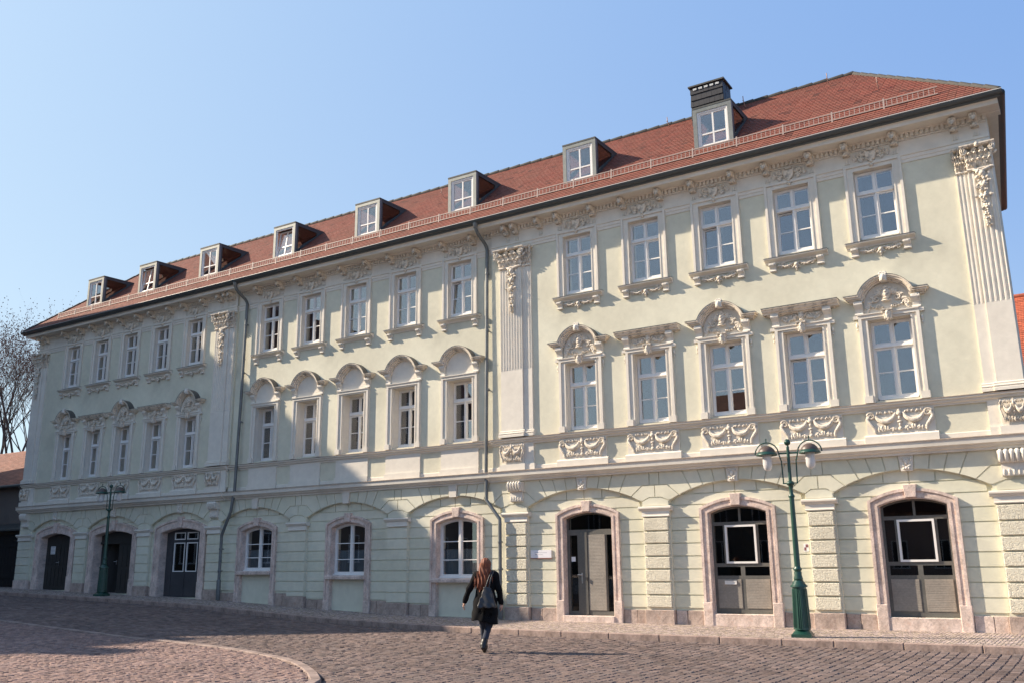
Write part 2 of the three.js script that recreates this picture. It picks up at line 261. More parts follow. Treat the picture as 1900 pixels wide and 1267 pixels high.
  // stone surrounds of the openings
  for (const b of BAYS) {
    const y0 = b.g - 0.3, ring = (d0, d1) => [...opening(b, d1, y0), ...opening(b, d0, y0).reverse()];
    const ow = b.rw, kw = 0.11, P = [ext(ring(0, ow), -0.127, -0.055), ext(ring(ow - 0.062, ow), -0.06, -0.022), ext(ring(0, 0.055), -0.06, -0.040)];
    P.push(ext([[b.oc - kw, b.ocr + 0.004], [b.oc + kw, b.ocr + 0.004], [b.oc + kw * 1.22, b.ocr + ow + 0.075], [b.oc - kw * 1.22, b.ocr + ow + 0.075]], -0.12, 0.012, [], 0.01));
    const bh = b.k === 'win' ? 0.3 : 0.52; for (const [x0, x1] of [[b.o0 - ow - 0.022, b.o0 + 0.008], [b.o1 - 0.008, b.o1 + ow + 0.022]]) P.push(ext([[x0, b.g - 0.3], [x1, b.g - 0.3], [x1, b.g + bh], [x0, b.g + bh]], -0.35, -0.016, [], 0.012));
    P.push(ext([...opening(b, -0.003, b.ob + 0.003), ...opening(b, -0.018, b.ob + 0.003).reverse()], -0.42, -0.053)); // reveal lining
    if (b.k === 'shop') P.push(ext([[b.o0 - 0.01, -0.6], [b.o1 + 0.01, -0.6], [b.o1 + 0.01, b.ob], [b.o0 - 0.01, b.ob]], -0.5, -0.035, [], 0.012));
    if (b.k === 'entrance') P.push(ext([[b.o0 - 0.01, -0.6], [b.o1 + 0.01, -0.6], [b.o1 + 0.01, b.ob], [b.o0 - 0.01, b.ob]], -0.5, 0.02, [], 0.015));
    mesh('stone_surround', P, M.sandstone, gw);
    if (b.k === 'win') { const ys = b.g + 1.02 - (b.c > -20 ? 0.0 : 0.03); b.sill = ys;
      mesh('window_sill', bar(b.o0 - 0.12, b.o1 + 0.02, [[-0.3, ys - 0.1], [0.03, ys - 0.1], [0.04, ys - 0.02], [0.02, ys], [-0.3, ys + 0.02]]), M.sandstone, gw);
      mesh('apron_panel', box(b.o0 + 0.01, b.o1 - 0.01, b.g - 0.3, ys - 0.1, -0.4, -0.17), M.greenC, gw); }
  }
}
{ // carved keystones in the crowns of the blind arches
  BAYS.forEach((b, i) => { const rich = i < 3 || i > 5;
    const P = [ext([[-0.115, 3.27], [0.115, 3.27], [0.15, YG - 0.01], [-0.15, YG - 0.01]].map(([x, y]) => [x + b.c, y]), -0.1, rich ? 0.025 : 0.035)];
    if (rich) { const c = b.c; for (const s of [-1, 1]) P.push(spiral(c + s * 0.075, 3.53, 0.03, 0.05, 1.4, 0.017, s < 0 ? 0 : PI, s), leaf(c, 3.34, 0.03, PI / 2 + s * 1.0, 0.12, 0.06, 0.03), leaf(c + s * 0.02, 3.42, 0.03, PI / 2 + s * 0.6, 0.12, 0.06, 0.03), blob(c + s * 0.05, 3.32, 0.035, 0.03, 0.03, 0.03, 6));
      P.push(blob(c, 3.45, 0.04, 0.045, 0.07, 0.04), blob(c, 3.33, 0.035, 0.04, 0.04, 0.035)); }
    mesh('keystone', P, M.cream, bld); });
}
// ---------- upper walls ----------
for (const s of SEC) {
  const holes = []; for (const x of s.wx) { const h = s.w / 2; holes.push([[x - h - 0.032, FY0 - 0.06], [x + h + 0.032, FY0 - 0.06], [x + h + 0.032, FY1 + 0.042], [x - h - 0.032, FY1 + 0.042]], [[x - h - 0.012, UY0 - 0.06], [x + h + 0.012, UY0 - 0.06], [x + h + 0.012, UY1 + 0.032], [x - h - 0.012, UY1 + 0.032]]); }
  mesh('upper_wall', ext([[s.x0, YG + 0.02], [s.x1, YG + 0.02], [s.x1, 10.98], [s.x0, 10.98]], -0.45 + (s.z ? 0 : 0), s.z, holes), M.green, bld);
}
mesh('side_wall', prism([[XR - 0.3, -0.45], [XR - 0.002, -0.45], [-1.22, -6.5], [-1.5, -6.5]], -0.6, 10.98), M.greenB, bld); mesh('side_wall', box(XL + 0.002, XL + 0.3, -0.6, 10.98, -6.5, -0.45), M.greenB, bld);
mesh('rear_wall', box(XL + 0.3, XR - 0.3, -0.6, 10.98, -6.5, -6.2), M.greenB, bld);
// floors and a back partition inside, so that the panes look into rooms
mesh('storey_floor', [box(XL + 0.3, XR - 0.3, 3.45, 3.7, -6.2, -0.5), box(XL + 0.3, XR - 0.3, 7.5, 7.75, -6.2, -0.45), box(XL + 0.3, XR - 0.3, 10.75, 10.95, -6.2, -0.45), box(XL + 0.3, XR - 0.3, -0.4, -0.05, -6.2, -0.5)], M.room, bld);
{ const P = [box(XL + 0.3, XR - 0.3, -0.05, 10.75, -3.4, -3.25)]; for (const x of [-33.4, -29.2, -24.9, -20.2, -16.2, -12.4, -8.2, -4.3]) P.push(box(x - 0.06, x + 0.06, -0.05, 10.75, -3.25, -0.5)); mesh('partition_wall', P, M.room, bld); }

// ledges between the storeys
const led1 = (z) => [[z - 0.1, 3.6], [z + 0.06, 3.6], [z + 0.07, 3.65], [z + 0.12, 3.665], [z + 0.15, 3.71], [z + 0.2, 3.73], [z + 0.21, 3.82], [z + 0.225, 3.84], [z + 0.225, 3.858], [z - 0.1, 3.90]];
const led2 = (z) => [[z - 0.1, 4.585], [z + 0.03, 4.585], [z + 0.035, 4.62], [z + 0.08, 4.645], [z + 0.09, 4.69], [z + 0.135, 4.705], [z + 0.14, 4.745], [z - 0.1, 4.775]];
for (const s of SEC) {
  const a = s.rich ? 0.04 : 0, e = s.x0 === XL ? -0.05 : 0, f = s.x1 === XR ? 0.14 : 0;
  mesh('storey_ledge', bar(s.x0 + e, s.x1 + f, led1(s.rich ? 0.02 : -0.02)), M.cream, bld);
  mesh('sill_ledge', bar(s.x0 + e, s.x1 + f * 0.7, led2(s.z + a * 0.4)), M.cream, bld);
  mesh('ledge_flashing', [bar(s.x0 + e - 0.004, s.x1 + f + 0.004, [[s.z - 0.02, 3.905], [(s.rich ? 0.02 : -0.02) + 0.235, 3.864], [(s.rich ? 0.02 : -0.02) + 0.235, 3.850], [(s.rich ? 0.02 : -0.02) + 0.229, 3.850], [(s.rich ? 0.02 : -0.02) + 0.228, 3.861], [s.z - 0.02, 3.9]]), bar(s.x0 + e - 0.004, s.x1 + f * 0.7 + 0.004, [[s.z - 0.02, 4.784], [s.z + a * 0.4 + 0.15, 4.753], [s.z + a * 0.4 + 0.15, 4.739], [s.z + a * 0.4 + 0.145, 4.739], [s.z + a * 0.4 + 0.144, 4.75], [s.z - 0.02, 4.778]])], M.creamWorn, bld);
  mesh('base_course', bar(s.x0, s.x1, [[s.z - 0.02, 3.89], [s.z + 0.03, 3.89], [s.z + 0.03, 3.985], [s.z + 0.02, 4.0], [s.z - 0.02, 4.0]]), M.cream, bld);
}
// ---------- carved ornament, built once per kind ----------
const rev = (list) => [...list, ...list.map(mirrorX)];
const ORN = {};
ORN.swag = (() => { const h = [], r = rng(3);
  const S = curve([[0.61, 0.40, 0.06], [0.66, 0.33, 0.06], [0.6, 0.22, 0.07], [0.53, 0.12, 0.06], [0.52, 0.03, 0.05]], 14); h.push(tube(S, S.map((_, i) => 0.045 - 0.0012 * i), 7), spiral(0.575, 0.4, 0.065, 0.085, 1.6, 0.028, 0.2, 1));
  const sw = curve([[0.5, 0.42, 0.05], [0.42, 0.3, 0.08], [0.28, 0.255, 0.09], [0.15, 0.31, 0.08], [0.07, 0.44, 0.05]], 14); h.push(tube(sw, sw.map((_, i) => 0.025 + 0.028 * Math.sin(PI * i / 14)), 8));
  for (let i = 0; i < 9; i++) h.push(leaf(0.1 + 0.045 * i, 0.43 + 0.02 * (r() - 0.5), 0.05, PI / 2 + (r() - 0.5) * 2, 0.09, 0.05, 0.035));
  for (let i = 0; i < 8; i++) h.push(leaf(0.12 + 0.045 * i + 0.02 * r(), 0.2 - 0.06 * Math.abs(i - 4) / 4, 0.04, -PI / 2 + (r() - 0.5) * 1.6, 0.13, 0.055, 0.035), blob(0.1 + 0.05 * i, 0.07 + 0.05 * r(), 0.05, 0.02 + 0.012 * r(), 0.02, 0.025, 6));
  h.push(spiral(0.14, 0.12, 0.05, 0.05, 1.3, 0.016, 0, -1), spiral(0.36, 0.1, 0.05, 0.05, 1.3, 0.016, PI, 1));
  return merge([...rev(h), blob(0, 0.42, 0.07, 0.06, 0.06, 0.05), blob(0, 0.33, 0.06, 0.035, 0.05, 0.04), blob(0, 0.24, 0.07, 0.055, 0.03, 0.05), blob(0, 0.18, 0.06, 0.03, 0.06, 0.04), blob(0, 0.09, 0.06, 0.05, 0.05, 0.045), leaf(0, 0.44, 0.07, PI / 2, 0.1, 0.09, 0.03)]); })();
ORN.swagNarrow = (() => { const g = ORN.swag.clone(); g.scale(0.56, 1, 1); return g; })();
ORN.festoon = (() => { const h = [], r = rng(5); for (let i = 0; i < 13; i++) { const t = i / 12, x = 0.06 + 0.36 * t, y = -0.045 - 0.05 * Math.sin(PI * Math.min(1, (1 - t) * 1.15)); h.push(blob(x + 0.015 * (r() - 0.5), y + 0.02 * (r() - 0.5), 0.04, 0.03 + 0.012 * r(), 0.03, 0.035, 6), leaf(x, y, 0.03, r() * 6.28, 0.07, 0.045, 0.03)); }
  h.push(spiral(0.3, -0.04, 0.045, 0.055, 1.4, 0.015, 0, 1)); return merge([...rev(h), blob(0, -0.09, 0.06, 0.06, 0.055, 0.05), blob(0, -0.16, 0.05, 0.04, 0.045, 0.04), blob(0, -0.21, 0.035, 0.022, 0.03, 0.03, 6), leaf(0, -0.1, 0.05, -0.6, 0.13, 0.07), leaf(0, -0.1, 0.05, PI + 0.6, 0.13, 0.07)]); })();
ORN.tympanum = (() => { const h = [], r = rng(9); // local origin: middle of the window head
  for (let i = 0; i < 5; i++) h.push(leaf(0.03 * i, 0.34, 0.03, PI / 2 - 0.22 - i * 0.34, 0.2, 0.1, 0.04, 0.02, 2));
  for (let i = 0; i < 5; i++) h.push(leaf(0.17 + 0.05 * i, 0.3 - 0.045 * i, 0.03, 0.9 - 0.5 * i, 0.17, 0.09, 0.035));
  h.push(spiral(0.22, 0.25, 0.05, 0.08, 1.5, 0.022, PI / 2, -1), spiral(0.4, 0.1, 0.045, 0.07, 1.5, 0.02, PI, -1), spiral(0.17, 0.07, 0.05, 0.06, 1.4, 0.018, 0, 1));
  for (let i = 0; i < 6; i++) h.push(blob(0.1 + 0.07 * i, 0.06 + 0.03 * r(), 0.04, 0.03, 0.028, 0.03, 6));
  const c = [blob(0, 0.34, 0.06, 0.11, 0.12, 0.07, 10), blob(0, 0.38, 0.11, 0.05, 0.035, 0.035), blob(0, 0.3, 0.12, 0.022, 0.04, 0.03), blob(0, 0.235, 0.1, 0.075, 0.028, 0.04), blob(0, 0.19, 0.08, 0.12, 0.03, 0.05), blob(0, 0.47, 0.06, 0.07, 0.06, 0.05), blob(0.08, 0.44, 0.07, 0.035), blob(-0.08, 0.44, 0.07, 0.035)];
  return merge([...rev(h), ...c]); })();
ORN.headKey = merge([ext([[-0.075, -0.12], [0.075, -0.12], [0.095, 0.1], [-0.095, 0.1]], 0, 0.1, [], 0.012), bar(-0.11, 0.11, [[0, 0.08], [0.13, 0.08], [0.135, 0.12], [0, 0.13]]), blob(0, 0.02, 0.1, 0.05, 0.07, 0.05), leaf(0, 0.07, 0.1, -PI / 2, 0.2, 0.11, 0.04), blob(0, -0.13, 0.05, 0.05, 0.035, 0.05), ...[-1, 1].map(s => spiral(s * 0.08, 0.06, 0.1, 0.04, 1.3, 0.014, 0, s))]);
ORN.hoodFrieze = (() => { const h = [], r = rng(13); h.push(spiral(0.17, 0.17, 0.04, 0.085, 1.6, 0.022, PI, -1), spiral(0.38, 0.15, 0.04, 0.075, 1.6, 0.02, 0, 1)); for (let i = 0; i < 9; i++) h.push(leaf(0.07 + 0.045 * i, 0.15 + 0.05 * (r() - 0.5), 0.03, r() * 6.28, 0.13, 0.07, 0.04));
  return merge([...rev(h), blob(0, 0.18, 0.05, 0.075, 0.09, 0.06, 9), blob(0, 0.26, 0.05, 0.09, 0.04, 0.045), blob(0, 0.1, 0.06, 0.06, 0.03, 0.05)]); })();
ORN.arms = (() => { const h = [], r = rng(17); for (let i = 0; i < 8; i++) h.push(leaf(0.13 + 0.035 * i, 0.13 + 0.1 * (r() - 0.4), 0.03, r() * 6.28, 0.12, 0.07, 0.04)); h.push(spiral(0.24, 0.17, 0.04, 0.075, 1.5, 0.02, PI, -1), spiral(0.35, 0.12, 0.04, 0.05, 1.4, 0.016, 0, 1), spiral(0.13, 0.25, 0.06, 0.04, 1.3, 0.016, 0, 1));
  return merge([...rev(h), ext([[-0.11, 0.24], [0.11, 0.24], [0.125, 0.15], [0.08, 0.03], [0, -0.01], [-0.08, 0.03], [-0.125, 0.15]], 0, 0.085, [], 0.015), blob(0, 0.28, 0.06, 0.1, 0.03, 0.04), blob(0, -0.02, 0.06, 0.06, 0.035, 0.04), blob(0, -0.1, 0.05, 0.05, 0.05, 0.05)]); })();
ORN.capital = (() => { const P = [], r = rng(19), W = 0.36; // origin: middle of the neck, 0.57 m high
  P.push(box(-W, W, 0, 0.46, 0, 0.06), bar(-W - 0.02, W + 0.02, [[0, 0], [0.09, 0], [0.1, 0.02], [0.09, 0.045], [0, 0.045]]));
  for (let k = 0; k < 5; k++) P.push(leaf(-0.32 + 0.16 * k, 0.04, 0.06, PI / 2, 0.2, 0.16, 0.04, 0.05, 3), blob(-0.32 + 0.16 * k, 0.22, 0.15, 0.05, 0.03, 0.035, 6));
  for (let k = 0; k < 4; k++) P.push(leaf(-0.24 + 0.16 * k, 0.14, 0.07, PI / 2, 0.24, 0.17, 0.04, 0.06, 3), blob(-0.24 + 0.16 * k, 0.36, 0.19, 0.05, 0.03, 0.04, 6));
  for (const s of [-1, 1]) { P.push(spiral(s * 0.41, 0.45, 0.15, 0.095, 1.7, 0.034, s > 0 ? PI : 0, s, 24, 0.03), leaf(s * 0.3, 0.2, 0.08, PI / 2 - s * 0.5, 0.26, 0.13, 0.05, 0.07), spiral(s * 0.11, 0.44, 0.13, 0.07, 1.6, 0.024, s > 0 ? PI : 0, -s), leaf(s * 0.42, 0.3, 0.12, PI / 2 - s * 1.3, 0.14, 0.1)); }
  for (let k = 0; k < 14; k++) P.push(blob(-0.35 + 0.7 * r(), 0.08 + 0.36 * r(), 0.1 + 0.05 * r(), 0.025, 0.025, 0.025, 5));
  P.push(bar(-0.5, 0.5, [[0, 0.51], [0.19, 0.51], [0.22, 0.54], [0.22, 0.565], [0, 0.575]]), blob(0, 0.53, 0.2, 0.07, 0.06, 0.05)); return merge(P); })();
ORN.garland = (() => { const P = [], r = rng(23); for (let k = 0; k < 62; k++) { const t = Math.pow(r(), 0.85), w = 0.165 * (1 - 0.75 * t) * (0.8 + 0.35 * Math.sin(t * 16)), x = (r() * 2 - 1) * w, y = -1.3 * t; P.push(r() < 0.55 ? leaf(x, y, 0.02 + 0.03 * r(), -PI / 2 + (r() - 0.5) * 3.4, 0.13 * (1.1 - 0.5 * t), 0.085 * (1.1 - 0.5 * t), 0.05, 0.03) : blob(x * 0.7, y, 0.05, 0.045 * (1.1 - 0.5 * t), 0.045 * (1.1 - 0.4 * t), 0.05, 7)); }
  for (let k = 0; k < 5; k++) P.push(blob((r() - 0.5) * 0.04, -0.1 - 0.26 * k, 0.06, 0.07 - 0.009 * k, 0.07 - 0.009 * k, 0.06, 8)); P.push(tube(curve([[-0.16, 0.02, 0.02], [0, -0.04, 0.07], [0.16, 0.02, 0.02]], 8), 0.03, 6)); return merge(P); })();
const consoleProf = (h, d) => [[0, 0], [d * 0.32, 0.0], [d * 0.42, h * 0.06], [d * 0.4, h * 0.25], [d * 0.5, h * 0.45], [d * 0.8, h * 0.62], [d, h * 0.78], [d, h], [0, h]];
const consoleGeo = (w, h, d) => merge([bar(-w / 2, w / 2, consoleProf(h, d)), bar(-w * 0.3, w * 0.3, consoleProf(h, d * 1.12).map(([z, y]) => [z, y * 0.96 + 0.004])), new THREE.CylinderGeometry(h * 0.16, h * 0.16, w * 1.08, 10).rotateZ(PI / 2).translate(0, h * 0.8, d * 0.78), new THREE.CylinderGeometry(h * 0.11, h * 0.11, w * 1.06, 8).rotateZ(PI / 2).translate(0, h * 0.1, d * 0.38)]);
ORN.consoleSill = consoleGeo(0.15, 0.2, 0.13); ORN.consoleHood = consoleGeo(0.17, 0.34, 0.15); ORN.modillion = (() => { const g = consoleGeo(0.17, 0.24, 0.33), r = []; r.push(blob(0, 0.02, 0.17, 0.06, 0.05, 0.06, 7), leaf(0, 0.2, 0.34, -PI / 2, 0.14, 0.14, 0.03)); return merge([g, ...r]); })();
ORN.guttae = merge([0, 1, 2].map(k => box(-0.06 + 0.048 * k, -0.036 + 0.048 * k, 0, 0.1, 0, 0.03)));
ORN.corbel = (() => { const P = []; P.push(bar(-0.22, 0.22, [[0, 0.26], [0.1, 0.26], [0.15, 0.3], [0.17, 0.38], [0.19, 0.45], [0.17, 0.51], [0, 0.51]]), bar(-0.19, 0.19, [[0, 0], [0.07, 0], [0.08, 0.03], [0.07, 0.26], [0, 0.26]])); for (let k = 0; k < 5; k++) { P.push(tube([[-0.17 + 0.085 * k, 0.28, 0.14], [-0.17 + 0.085 * k, 0.36, 0.19], [-0.17 + 0.085 * k, 0.46, 0.215], [-0.17 + 0.085 * k, 0.51, 0.17]], 0.034, 6)); P.push(tube([[-0.15 + 0.075 * k, 0.02, 0.085], [-0.15 + 0.075 * k, 0.13, 0.08]], 0.018, 5)); } return merge(P); })();
// ---------- windows of the upper storeys ----------
const cache = {}; const memo = (k, f) => cache[k] ??= f();
function sash(w, h, b, d, bars = []) { // frame of a casement, lower left corner at the origin
  return memo(['s', w, h, b, d, bars].join(), () => merge([box(0, b, 0, h, -d, 0), box(w - b, w, 0, h, -d, 0), box(b, w - b, 0, b * 1.15, -d, -0.002), box(b, w - b, h - b, h, -d, -0.002), ...bars.map(y => box(b, w - b, y - 0.014, y + 0.014, -d * 0.75, -0.006))])); }
function pane(w, h) { return memo(['p', w, h].join(), () => new THREE.BoxGeometry(w, h, 0.014)); }
function crossWindow(parent, cx, y0, w, h, z, tilt, seed) {
  const g = group('window', parent, cx - w / 2, y0, z), r = rng(seed), f = 0.03, ty = h * 0.655, th = h * 0.05, half = (w - 2 * f - 0.046) / 2;
  mesh('frame', memo(['f', w, h].join(), () => merge([box(0, f, 0, h, -0.08, 0), box(w - f, w, 0, h, -0.08, 0), box(f, w - f, 0, f * 1.3, -0.08, 0.012), box(f, w - f, h - f, h, -0.08, -0.002), bar(f, w - f, [[-0.07, ty], [0.006, ty], [0.03, ty + 0.012], [0.03, ty + 0.03], [0.012, ty + th], [-0.07, ty + th]]), bar(f, w - f, [[-0.05, -0.03], [0.05, -0.03], [0.05, -0.012], [-0.05, 0.02]]), box(w / 2 - 0.022, w / 2 + 0.022, f, ty, -0.06, 0.014), box(w / 2 - 0.022, w / 2 + 0.022, ty + th, h - f, -0.06, 0.014), box(-0.03, 0, -0.05, h + 0.04, -0.09, -0.02), box(w, w + 0.03, -0.05, h + 0.04, -0.09, -0.02), box(0, w, h, h + 0.04, -0.09, -0.021)])), M.frameWhite, g);
  const place = (name, geo, m, x, y, zz, t, py) => { const o = mesh(name, geo, m, g); o.position.set(x, y, zz); if (t) { o.rotation.x = -t; const dy = y - py; o.position.y = py + dy * Math.cos(t) + 0.0; o.position.z = zz - dy * Math.sin(t); } return o; };
  const ly = f * 1.3, lh = ty - ly - 0.004, uy = ty + th, uh = h - f - uy, b = 0.034;
  for (const s of [0, 1]) {
    const x = s ? w / 2 + 0.023 : f, t = tilt === s ? 0.075 : 0, mid = lh * 0.5;
    place('casement', sash(half, lh, b, 0.045, [mid]), M.frameWhite, x, ly, -0.012, t, ly);
    place('sash', sash(half, uh, b * 0.85, 0.045), M.frameWhite, x, uy, -0.012);
    const pw = half - 2 * b, q = (o) => { if (!t) { o.rotation.y = (r() - 0.5) * 0.012; o.rotation.x = (r() - 0.5) * 0.01; } };
    q(place('pane', pane(pw, mid - 0.014 - b * 1.15), M.glass, x + half / 2, ly + (mid - 0.014 + b * 1.15) / 2, -0.03, t, ly));
    q(place('pane', pane(pw, lh - b - mid - 0.014), M.glass, x + half / 2, ly + (lh - b + mid + 0.014) / 2, -0.03, t, ly));
    q(place('pane', pane(half - 1.7 * b, uh - 1.7 * b), M.glass, x + half / 2, uy + uh / 2, -0.03));
  }
  return g;
}
const hoodLayer = (yt, Rt, yb, Rb, hl, yc) => { const a = Math.asin((yt - yc) / Rt), c = Math.asin((yb - yc) / Rb), P = [[-hl, yt]]; for (let i = 0; i <= 22; i++) { const t = lerp(PI - a, a, i / 22); P.push([Rt * Math.cos(t), yc + Rt * Math.sin(t)]); } P.push([hl, yt], [hl, yb]); for (let i = 0; i <= 22; i++) { const t = lerp(c, PI - c, i / 22); P.push([Rb * Math.cos(t), yc + Rb * Math.sin(t)]); } P.push([-hl, yb]); return P; };
// y measured from the head of the opening frame
const archHood = (() => { const yc = 0.31, P = []; for (const [yt, Rt, yb, Rb, hl, d] of [[0.545, 0.625, 0.515, 0.595, 0.885, 0.235], [0.515, 0.594, 0.475, 0.555, 0.855, 0.2], [0.475, 0.554, 0.445, 0.525, 0.82, 0.15], [0.445, 0.524, 0.41, 0.49, 0.79, 0.1]]) P.push(ext(hoodLayer(yt, Rt, yb, Rb, hl, yc), -0.05, d)); return merge(P); })();
const flatHood = merge([bar(-0.87, 0.87, [[-0.05, 0.56], [0.25, 0.56], [0.255, 0.535], [0.23, 0.52], [0.2, 0.47], [0.16, 0.455], [0.15, 0.42], [-0.05, 0.42]]), bar(-0.79, 0.79, [[-0.05, 0.42], [0.1, 0.42], [0.09, 0.39], [-0.05, 0.385]])]);
const hoodLead = merge([ext(hoodLayer(0.553, 0.633, 0.546, 0.626, 0.89, 0.31), -0.05, 0.245)]);
const flatLead = bar(-0.88, 0.88, [[-0.05, 0.572], [0.262, 0.568], [0.262, 0.556], [-0.05, 0.562]]);
function floorF(s, i, seed) {
  const cx = s.wx[i], w = s.w, h = FY1 - FY0, hw = w / 2, g = crossWindow(bld, cx, FY0, w, h, s.z - (s.rich ? 0.17 : 0.27), s.x1 === XR && i === 3 ? 0 : -1, seed), Z = -g.position.z + s.z, X = w / 2;
  const part = (name, geo, m = M.cream) => { const o = mesh(name, geo, m, g); o.position.set(X, 0, Z); return o; };
  const in0 = hw + 0.02, o1 = hw + 0.21, y0 = -0.1, y1 = h + 0.03, ring = (a, b, t0, t1) => [[-b, y0], [-b, t1], [b, t1], [b, y0], [a, y0], [a, t0], [-a, t0], [-a, y0]];
  const P = [ext(ring(in0, o1, y1, y1 + 0.1), -0.08, 0.045), ext(ring(o1 - 0.07, o1, y1 + 0.04, y1 + 0.1), 0.04, 0.085), ext(ring(in0, in0 + 0.035, y1, y1 + 0.03), 0.04, 0.06), box(-o1 - 0.03, -o1 + 0.15, -0.1, 0.06, -0.05, 0.1), box(o1 - 0.15, o1 + 0.03, -0.1, 0.06, -0.05, 0.1)];
  if (s.rich) for (const e of [-1, 1]) P.push(box(Math.min(e * o1, e * (o1 + 0.1)), Math.max(e * o1, e * (o1 + 0.1)), h + 0.08, h + 0.155, -0.05, 0.08), blob(e * (o1 + 0.04), h - 0.06, 0.03, 0.025, 0.07, 0.03, 6), blob(e * (o1 + 0.04), h - 0.16, 0.03, 0.02, 0.03, 0.025, 6));
  { const a = in0 - 0.003, c = in0 - 0.012; P.push(ext([[-a, y0], [-a, y1 - 0.003], [a, y1 - 0.003], [a, y0], [c, y0], [c, y1 - 0.012], [-c, y1 - 0.012], [-c, y0]], -0.3, -0.07)); }
  P.push(bar(-o1, o1, [[-0.05, y1 + 0.1], [0.09, y1 + 0.1], [0.11, y1 + 0.12], [0.11, y1 + 0.14], [-0.05, y1 + 0.145]]));
  part('window_surround', P);
  const y = h + 0.05, arched = !s.rich || i % 2 === 0, sc = s.w / 0.86, up = (o) => { o.position.y = y; o.scale.x = sc; return o; };
  if (arched) { up(part('arched_hood', archHood, M.carved)); up(part('hood_flashing', hoodLead, M.lead)); up(part('tympanum', ext([[-0.5, 0.14], ...[...Array(19)].map((_, k) => { const t = PI * (1 - k / 18); return [0.5 * Math.cos(t), 0.31 + 0.5 * Math.sin(t)]; }), [0.5, 0.14]], -0.05, 0.014))); }
  else { up(part('flat_hood', flatHood, M.carved)); up(part('hood_flashing', flatLead, M.lead)); up(part('hood_frieze', box(-0.62, 0.62, 0.14, 0.4, -0.05, 0.014))); }
  for (const e of [-1, 1]) { const c = part('console', ORN.consoleHood); c.position.set(X + e * 0.6 * sc, y + 0.1 - (s.rich ? 0 : -0.02), Z); c.scale.set(1, 0.95, s.rich ? 1 : 0.8); }
  if (s.rich) {
    const o = part('carved_relief', arched ? ORN.tympanum : ORN.hoodFrieze, M.carved); o.position.set(X, y + (arched ? 0.17 : 0.12), Z + 0.01); o.scale.set(sc, arched ? 1.05 : 1, 1);
    const k = part('head_keystone', ORN.headKey, M.carved); k.position.set(X, y + 0.05, Z + 0.05);
    if (arched) { const t = part('hood_crest', memo('crest', () => merge([ext([[-0.07, 0.78], [0.07, 0.78], [0.085, 0.96], [-0.085, 0.96]], 0.02, 0.25, [], 0.015), blob(0, 0.86, 0.25, 0.05, 0.08, 0.05), spiral(0.03, 0.95, 0.22, 0.045, 1.3, 0.02, 0, 1), spiral(-0.03, 0.95, 0.22, 0.045, 1.3, 0.02, PI, -1)]))); t.position.y = y; }
    // carved panel under the sill ledge
    const p = mesh('relief_panel', [box(-0.69, 0.69, 4.05, 4.595, -0.02, 0.045), bar(-0.745, 0.745, [[-0.02, 3.885], [0.1, 3.885], [0.1, 4.035], [0.075, 4.06], [0.06, 4.07], [-0.02, 4.07]])].map(q => move(q, 0, 0, 0)), M.cream, bld); p.position.set(cx, 0, s.z); p.scale.x = sc;
    const a = mesh('carved_swag', ORN.swag, M.carved, p); a.position.set(0, 4.085, 0.03); a.scale.z = 0.7;
  } else { const p = mesh('plain_panel', [box(-0.655, 0.655, 4.06, 4.59, -0.02, 0.035), box(-0.675, 0.675, 3.885, 4.06, -0.02, 0.075)], M.cream, bld); p.position.set(cx, 0, s.z); }
}
function floorU(s, i, seed) {
  const cx = s.wx[i], w = s.w, h = UY1 - UY0, hw = w / 2, tl = s.x1 === XR ? (i === 2 || i === 3 ? 0 : -1) : (!s.rich && i === 4 ? 0 : -1);
  const g = crossWindow(bld, cx, UY0, w - 0.002, h, s.z - 0.1, tl, seed), Z = 0.1, X = w / 2, part = (name, geo, m = M.cream) => { const o = mesh(name, geo, m, g); o.position.set(X, 0, Z); return o; };
  const in0 = hw, o1 = hw + 0.2, y0 = -0.12, y1 = h + 0.02, yt = 10.36 - UY0, ring = (a, b, t0, t1) => [[-b, y0], [-b, t1], [b, t1], [b, y0], [a, y0], [a, t0], [-a, t0], [-a, y0]];
  part('window_surround', [ext(ring(in0, o1, y1, yt), -0.05, 0.04), ext(ring(o1 - 0.06, o1, yt - 0.06, yt), 0.035, 0.075), ext(ring(in0, in0 + 0.03, y1, y1 + 0.03), 0.035, 0.052), ext([[-in0 + 0.003, y0], [-in0 + 0.003, y1 - 0.003], [in0 - 0.003, y1 - 0.003], [in0 - 0.003, y0], [in0 - 0.01, y0], [in0 - 0.01, y1 - 0.01], [-in0 + 0.01, y1 - 0.01], [-in0 + 0.01, y0]], -0.2, -0.03)]);
  const yS = -0.115, sl = part('window_sill', bar(-0.74, 0.74, [[-0.05, yS - 0.13], [0.03, yS - 0.13], [0.04, yS - 0.1], [0.09, yS - 0.07], [0.12, yS - 0.06], [0.155, yS - 0.04], [0.155, yS - 0.012], [-0.05, yS + 0.01]]));
  part('sill_flashing', bar(-0.745, 0.745, [[-0.05, yS + 0.022], [0.165, yS - 0.004], [0.165, yS - 0.016], [-0.05, yS + 0.012]]), M.lead);
  for (const e of [-1, 1]) { const c = part('console', ORN.consoleSill); c.position.set(X + e * 0.56, yS - 0.33, Z); }
  if (s.rich) { const o = part('carved_festoon', ORN.festoon, M.carved); o.position.set(X, yS - 0.15, Z); }
  const a = part('carved_arms', ORN.arms, M.carved); a.position.set(X, 10.4 - UY0 - 0.02, Z + 0.01);
}
SEC.forEach((s, k) => s.wx.forEach((_, i) => { floorF(s, i, 100 + k * 20 + i); floorU(s, i, 300 + k * 20 + i); }));

